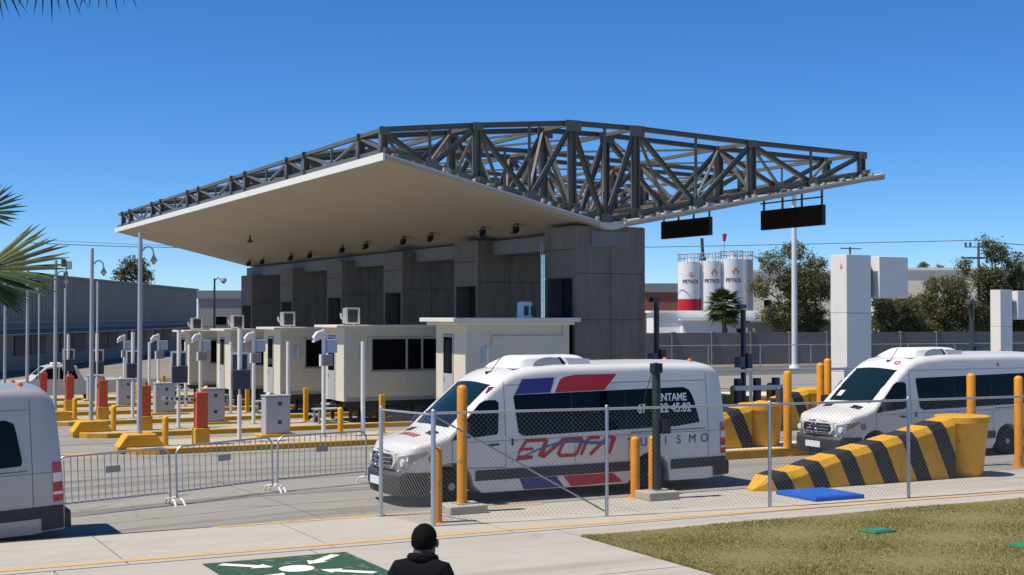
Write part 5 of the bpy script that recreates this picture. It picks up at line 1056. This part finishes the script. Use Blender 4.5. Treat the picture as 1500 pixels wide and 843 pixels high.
# ------------------------------------------------------------------ trees
def tree(name, label, base, H_, blobs, leaf, n, m, seed, trunk_r=0.25, clump=0.5, limbs=True):
    rg = random.Random(seed); t = thing(name, label, 'tree', base); tr = MB()
    blobs = [((c[0] * 1.28 + rg.uniform(-0.3, 0.3), c[1] + rg.uniform(-0.6, 0.6), c[2] + rg.uniform(-0.3, 0.3)), (r[0] * 1.12, r[1], r[2] * 0.95)) for c, r in blobs]
    tr.tube([(0, 0, 0), (0.1, 0.05, H_ * 0.25), (-0.05, 0.1, H_ * 0.5), (0.05, 0, H_ * 0.8)], trunk_r, 8, trunk_r * 0.3)
    for c, rr in blobs:
        s = Vector((0, 0, max(0.3, min(H_ * 0.55, c[2] * 0.55)))); e = Vector(c); mid = s.lerp(e, 0.5) + Vector((0, 0, 0.12 * (e - s).length)); tr.tube([s, mid, e], trunk_r * 0.4, 6, trunk_r * 0.08)
    tr.build('trunk', 'bark', t, True)
    cr = MB(); tot = sum(r[0] * r[1] * r[2] for _, r in blobs) 
    for c, r in blobs:
        k = max(3, int(n * r[0] * r[1] * r[2] / tot / 26))
        for _ in range(k):
            # a clump, pushed to the outside of the blob
            while True:
                p = Vector((rg.uniform(-1, 1), rg.uniform(-1, 1), rg.uniform(-1, 1)))
                if p.length <= 1: break
            p = p * (0.55 + 0.45 * rg.random()) / max(0.45, p.length) * p.length ** 0.6
            cc = Vector(c) + Vector((p.x * r[0], p.y * r[1], p.z * r[2])); cs = clump * rg.uniform(0.4, 1.1)
            for _l in range(26):
                q = cc + Vector((rg.gauss(0, 1), rg.gauss(0, 1), rg.gauss(0, 0.8))) * cs * 0.5
                a = Vector((rg.gauss(0, 1), rg.gauss(0, 1), rg.gauss(0, 1) - 0.3)).normalized(); b = a.orthogonal().normalized(); b = (Matrix.Rotation(rg.random() * 6.28, 3, a) @ b)
                l = leaf * rg.uniform(0.6, 1.4); w_ = l * 0.38
                cr.add([q - a * l / 2, q + b * w_ / 2, q + a * l / 2, q - b * w_ / 2], [(0, 1, 2, 3)])
    cr.build('crown', m, t, fix=False); return t
def gz(p, z=-1.2): return (p.x, p.y, z)
tree('eucalyptus_tree', 'large bushy grey green tree behind the light mast', gz(at(1162, 463, 141)), 12.3,
     [((-1.7, 0, 10.0), (1.4, 1.4, 1.5)), ((0.3, 0, 11.2), (1.5, 1.4, 1.3)), ((2.3, 0, 10.2), (1.3, 1.3, 1.3)), ((-2.9, 0, 7.6), (1.2, 1.5, 1.4)), ((0, 0, 7.9), (2.8, 2.2, 2.4)), ((2.8, 0, 7.4), (1.4, 1.6, 2.2)), ((-1.2, 0, 4.8), (2.2, 2, 2.1)), ((1.9, 0, 4.4), (2.4, 2, 2.4)), ((-2.6, -0.5, 5.0), (1.1, 1, 1.3)), ((0.8, 0, 2.4), (2.8, 1.8, 1.4))], 0.28, 30000, 'leaf_euc', 1, 0.3, 0.75)
tree('cypress_tree', 'tall ragged tree with a pointed top at the right edge', gz(at(1462, 463, 150)), 12.5,
     [((-1.2, 0, 13.0), (0.6, 0.6, 1.4)), ((0.2, 0, 11.4), (1.5, 1.3, 1.6)), ((1.9, 0, 10.4), (1.4, 1.3, 1.4)), ((-0.9, 0, 8.8), (2.1, 1.8, 1.8)), ((2.6, 0, 8.0), (2.0, 1.6, 2.0)), ((0.3, 0, 5.8), (3.4, 2, 2.6)), ((3.2, 0, 4.4), (2.4, 2, 2.4)), ((-2.0, 0, 4.2), (2.0, 1.6, 2.2)), ((0.6, 0, 2.6), (3.4, 1.6, 1.6))], 0.30, 34000, 'leaf_pine', 2, 0.3, 0.8)
tree('acacia_tree', 'lower spreading tree left of the pointed tree on the right', gz(at(1392, 463, 145)), 8.5,
     [((-1.2, 0, 8.0), (1.5, 1.3, 1.1)), ((1.6, 0, 10.0), (0.9, 0.9, 1.5)), ((1.2, 0, 7.8), (1.7, 1.5, 1.6)), ((-2.2, 0, 5.8), (1.9, 1.5, 1.6)), ((0.6, 0, 5.4), (2.6, 1.8, 1.9)), ((-1.0, 0, 3.4), (3.2, 1.8, 1.7)), ((2.4, 0, 3.8), (1.8, 1.4, 2.0)), ((0.5, 0, 2.0), (3.0, 1.5, 1.2))], 0.28, 24000, 'leaf_euc', 3, 0.25, 0.75)
tree('shrub_tree', 'dark bushy tree just right of the white portal column', gz(at(1310, 463, 140)), 6.5,
     [((-1.4, 0, 6.0), (1.6, 1.3, 1.2)), ((0.9, 0, 5.6), (1.6, 1.4, 1.3)), ((-0.6, 0, 4.0), (2.8, 1.8, 1.7)), ((2.2, 0, 3.8), (1.8, 1.4, 1.5)), ((-2.4, 0, 7.6), (0.9, 0.8, 1.2)), ((0.5, 0, 2.4), (3.2, 1.5, 1.4))], 0.27, 19000, 'leaf_euc', 4, 0.22, 0.7)
tree('shrub_tree', 'reddish green bushy tree under the beige wall, between the two shorter trees', gz(at(1352, 463, 143)), 5.5,
     [((-1.2, 0, 4.6), (1.5, 1.3, 1.2)), ((1.0, 0, 5.0), (1.4, 1.4, 1.2)), ((0, 0, 3.0), (2.6, 1.8, 1.6)), ((2.0, 0, 2.8), (1.5, 1.4, 1.2))], 0.27, 11000, 'leaf_euc', 14, 0.2, 0.7)
tree('roadside_tree', 'small round tree showing above the warehouse roof', gz(at(196, 463, 175)), 11.2,
     [((0, 0, 10.8), (1.8, 1.6, 1.5)), ((-1.2, 0, 9.4), (1.4, 1.3, 1.2)), ((1.3, 0, 9.3), (1.3, 1.3, 1.4)), ((0, 0, 8.0), (2.2, 1.8, 1.6))], 0.36, 5500, 'leaf_pine', 5, 0.25, 0.7)
tree('roadside_tree', 'tiny dark tree on the skyline above the beige building', gz(at(1353, 463, 230)), 12.0, [((0, 0, 12.9), (1.1, 1, 0.9)), ((2.6, 0, 12.4), (0.8, 0.8, 0.7))], 0.4, 900, 'leaf_pine', 6, 0.2, 0.6)
def fan_frond(mb, hub, axis, up, R_, n, droop, rg, spread=2.6, wd=0.05):
    axis = axis.normalized(); side = axis.cross(up).normalized(); up2 = side.cross(axis)
    for i in range(n):
        a = (i / (n - 1) - 0.5) * spread; dr = axis * math.cos(a) + side * math.sin(a); L_ = R_ * (0.72 + 0.28 * math.cos(a)) * rg.uniform(0.9, 1.06)
        wn = dr.cross(up2).normalized() * wd * R_ * 0.5
        pts = []
        for f in (0.0, 0.35, 0.68, 1.0):
            p = hub + dr * L_ * f + Vector((0, 0, -1)) * droop * R_ * f ** 2.2 + up2 * 0.06 * R_ * math.sin(f * 3) * (1 if i % 2 else -1) * 0.5
            ww = (0.35, 1.0, 0.8, 0.05)[(0.0, 0.35, 0.68, 1.0).index(f)]; pts.append((p, ww))
        o = [];
        for p, ww in pts: o += [p - wn * ww, p + up2 * 0.012 * ww, p + wn * ww]
        mb.add(o, [(3 * k + j, 3 * k + j + 1, 3 * k + j + 4, 3 * k + j + 3) for k in range(3) for j in range(2)])
def palm(label, base, crown, fronds, R_, n_leaf, seed, droop=0.25, m='leaf_palm', pet=0.8, tr=0.2, wd=0.07):
    rg = random.Random(seed); t = thing('fan_palm', label, 'palm', base); b = Vector(base); c = Vector(crown) - b
    MB().tube([(0, 0, 0), (c.x * 0.3, c.y * 0.3, c.z * 0.5), (c.x, c.y, c.z - 0.1)], tr, 12, tr * 0.8).build('trunk', 'bark', t, True)
    for d, up in fronds:
        mb = MB(); d = Vector(d).normalized(); hub = c + d * pet - Vector((0, 0, 0.08 * pet)); mb.tube([c, c + d * pet * 0.6 + Vector((0, 0, 0.02)), hub], 0.022 * R_ / 0.7, 5)
        fan_frond(mb, hub, d + Vector((0, 0, -0.12)), Vector(up), R_, n_leaf, droop, rg, wd=wd); mb.build('frond', m, t, fix=False)
    return t
rg = random.Random(9)
def sphere_fronds(n, lo=-0.6, hi=0.9):
    out = []
    for i in range(n):
        a = i * 2.39996; z = lo + (hi - lo) * (i + 0.5) / n; r = math.sqrt(max(0.05, 1 - z * z)); out.append(((r * math.cos(a), r * math.sin(a), z), (0.01, 0.02, 1)))
    return out
cp = at(1061, 443, 152); palm('spiky fan palm in front of the white silos', gz(cp), (cp.x, cp.y, cp.z - 0.35), sphere_fronds(34, -0.85, 0.95), 1.65, 18, 11, 0.2, pet=1.1, tr=0.28, wd=0.12)
# palm just outside the left edge: a frond reaches into view
hub1 = at(-22, 398, 12.0); hub2 = at(-30, 312, 12.3); cr1 = at(-120, 408, 12.2)
d1 = (hub1 - cr1); d2 = (hub2 - cr1)
camup = _U
extra = [((-0.6, -0.5, 0.5), (0, 0.01, 1)), ((-0.5, 0.6, 0.4), (0, 0.01, 1)), ((0.1, -0.8, 0.2), (0, 0.01, 1)), ((-0.9, 0.1, 0.1), (0, 0.01, 1)), ((0.0, 0.2, 1.0), (0.3, 0.01, 0.2)), ((-0.4, -0.6, -0.3), (0, 0.01, 1))]
rg2 = random.Random(12); t = palm('fan palm whose green fronds reach in at the left edge', (cr1.x, cr1.y, 0), tuple(cr1), extra, 0.85, 26, 12, 0.15, pet=0.7, tr=0.18)
c = cr1 - Vector((cr1.x, cr1.y, 0))
for hub, ax, up, R_, sp_ in ((hub1, _R * 1.0 + _U * 0.30 + _F * 0.25, _F * -0.75 + _U * 0.6, 0.74, 1.5), (hub2, _R * 0.75 + _U * 0.42 + _F * 0.3, _F * -0.7 + _U * 0.5, 0.42, 2.0), (at(-26, 412, 11.6), _R * 0.8 - _U * 0.45 + _F * 0.2, _F * -0.6 + _U * 0.7, 0.42, 0.7)):
    mb = MB(); h = hub - Vector((cr1.x, cr1.y, 0)); mb.tube([c, c.lerp(h, 0.5) + Vector((0, 0, 0.04)), h], 0.02, 6)
    fan_frond(mb, h, ax, up, R_, 17, 0.04, rg2, sp_, 0.085); mb.build('frond', 'leaf_palm', t, fix=False)
# taller palm: dead leaf tips hang in at the top left
cr2 = at(-260, -210, 10.0)
t = palm('taller palm whose dry frond tips hang in at the top left', (cr2.x, cr2.y, 0), tuple(cr2), sphere_fronds(14, -0.1, 0.95), 0.9, 22, 13, 0.35, pet=0.9, tr=0.2)
c = cr2 - Vector((cr2.x, cr2.y, 0))
for hx, hy, ax, R_ in ((70, -95, _R * 0.35 - _U * 0.9, 0.58), (150, -105, _R * 0.45 - _U * 0.8, 0.60), (-20, -70, _R * 0.3 - _U * 0.85, 0.5)):
    mb = MB(); h = at(hx, hy, 10.2) - Vector((cr2.x, cr2.y, 0)); mb.tube([c, c.lerp(h, 0.5) + Vector((0, 0, 0.25)), h], 0.02, 6)
    fan_frond(mb, h, ax, -_F, R_, 16, 0.12, rg2, 1.9, 0.045); mb.build('frond', 'leaf_dry', t, fix=False)

# ------------------------------------------------------------------ person seen from behind
q = at(617, 800, 10.3); pz = 1.84
t = thing('person', 'person in black jacket with short dark hair, seen from behind at the bottom edge', 'person', (q.x, q.y, 0), -_yw - 0.25)
J = [((0, 0, 0.98), 0.155, 0.12), ((0, 0.0, 1.18), 0.16, 0.125), ((0, 0.0, 1.38), 0.19, 0.13), ((0, 0.02, 1.52), 0.15, 0.115), ((0, 0.05, 1.60), 0.07, 0.075), ((0, 0.07, 1.655), 0.072, 0.082), ((0, 0.08, 1.72), 0.086, 0.102), ((0, 0.08, 1.785), 0.078, 0.092), ((0, 0.075, 1.825), 0.048, 0.06)]
E_ = [(i, i + 1) for i in range(8)]
def limb(par, pts):
    for p, r in pts: J.append((p, r, r)); E_.append((par, len(J) - 1)); par = len(J) - 1
    return par
for s in (-1, 1):
    limb(3, [((s * 0.17, 0, 1.515), 0.085), ((s * 0.225, -0.01, 1.42), 0.076), ((s * 0.26, -0.03, 1.18), 0.056), ((s * 0.235, 0.10, 0.96), 0.04), ((s * 0.225, 0.15, 0.90), 0.034), ((s * 0.22, 0.19, 0.83), 0.028)])
    limb(0, [((s * 0.1, 0, 0.9), 0.10), ((s * 0.11, 0.01, 0.52), 0.068), ((s * 0.115, -0.02, 0.12), 0.045), ((s * 0.12, 0.06, 0.05), 0.045), ((s * 0.13, 0.17, 0.035), 0.035)])
limb(5, [((0, 0.175, 1.69), 0.018)])                                  # nose
me = bpy.data.meshes.new('body'); me.from_pydata([j[0] for j in J], E_, [])
po = bpy.data.objects.new('body', me); C.objects.link(po); po.parent = t
bpy.context.view_layer.objects.active = po
sk = po.modifiers.new('skin', 'SKIN'); sk.use_smooth_shade = True
for i, (p, a, b) in enumerate(J): me.skin_vertices[0].data[i].radius = (a, b); me.skin_vertices[0].data[i].use_root = (i == 0)
sb = po.modifiers.new('subsurf', 'SUBSURF'); sb.levels = 2; sb.render_levels = 2
dg = bpy.context.evaluated_depsgraph_get(); dg.update(); nm = bpy.data.meshes.new_from_object(po.evaluated_get(dg)); po.modifiers.clear(); po.data = nm; nm.name = 'body'
nm.materials.clear(); nm.materials.append(M['cloth']); nm.materials.append(M['skin'])
for p in nm.polygons: p.use_smooth = True; p.material_index = 1 if (p.center.z > 1.63 or (p.center.z < 0.9 and abs(p.center.x) > 0.19)) else 0
def hairf(i, j):
    a = i * 2 * math.pi; b = R(-34) + R(124) * j; back = -math.sin(a)
    if back < 0.1: b = max(b, R(38) * min(1, (0.1 - back) * 1.6))
    rr = 1 + 0.02 * math.sin(9 * a) * math.sin(7 * b); return (0.098 * math.cos(a) * math.cos(b) * rr, 0.075 + 0.114 * math.sin(a) * math.cos(b) * rr, 1.735 + 0.118 * math.sin(b) * rr)
MB().grid(hairf, 32, 14).build('hair', 'hair', t, True, fix=False)
for s in (-1, 1): MB().lathe([(0.0, -0.012), (0.022, -0.008), (0.026, 0.006), (0.012, 0.012)], 12).build('ear', 'skin', t, True).matrix_local = Matrix.Translation((s * 0.096, 0.09, 1.705)) @ Matrix.Rotation(R(90 * s), 4, 'Y') @ Matrix.Diagonal((1.35, 0.9, 1, 1))
MB().tube([(0.088 * math.cos(a * 0.3142), 0.04 + 0.092 * math.sin(a * 0.3142), 1.60 - 0.02 * math.sin(a * 0.3142)) for a in range(21)], 0.034, 8).build('jacket_collar', 'cloth', t, True)
for s in (-1, 1):
    for k in range(5):
        b = Vector((s * (0.222 - 0.004 * k), 0.165 + 0.012 * k, 0.85 - 0.012 * k)); 
        if k == 4: MB().tube([(s * 0.2, 0.17, 0.87), (s * 0.18, 0.2, 0.845), (s * 0.185, 0.22, 0.815)], 0.010, 6, 0.007).build('thumb', 'skin', t, True)
        else: MB().tube([b, b + Vector((-s * 0.004, 0.028, -0.035)), b + Vector((-s * 0.02, 0.03, -0.068 - 0.005 * (1.5 - abs(k - 1.5))))], 0.009, 6, 0.006).build('finger', 'skin', t, True)
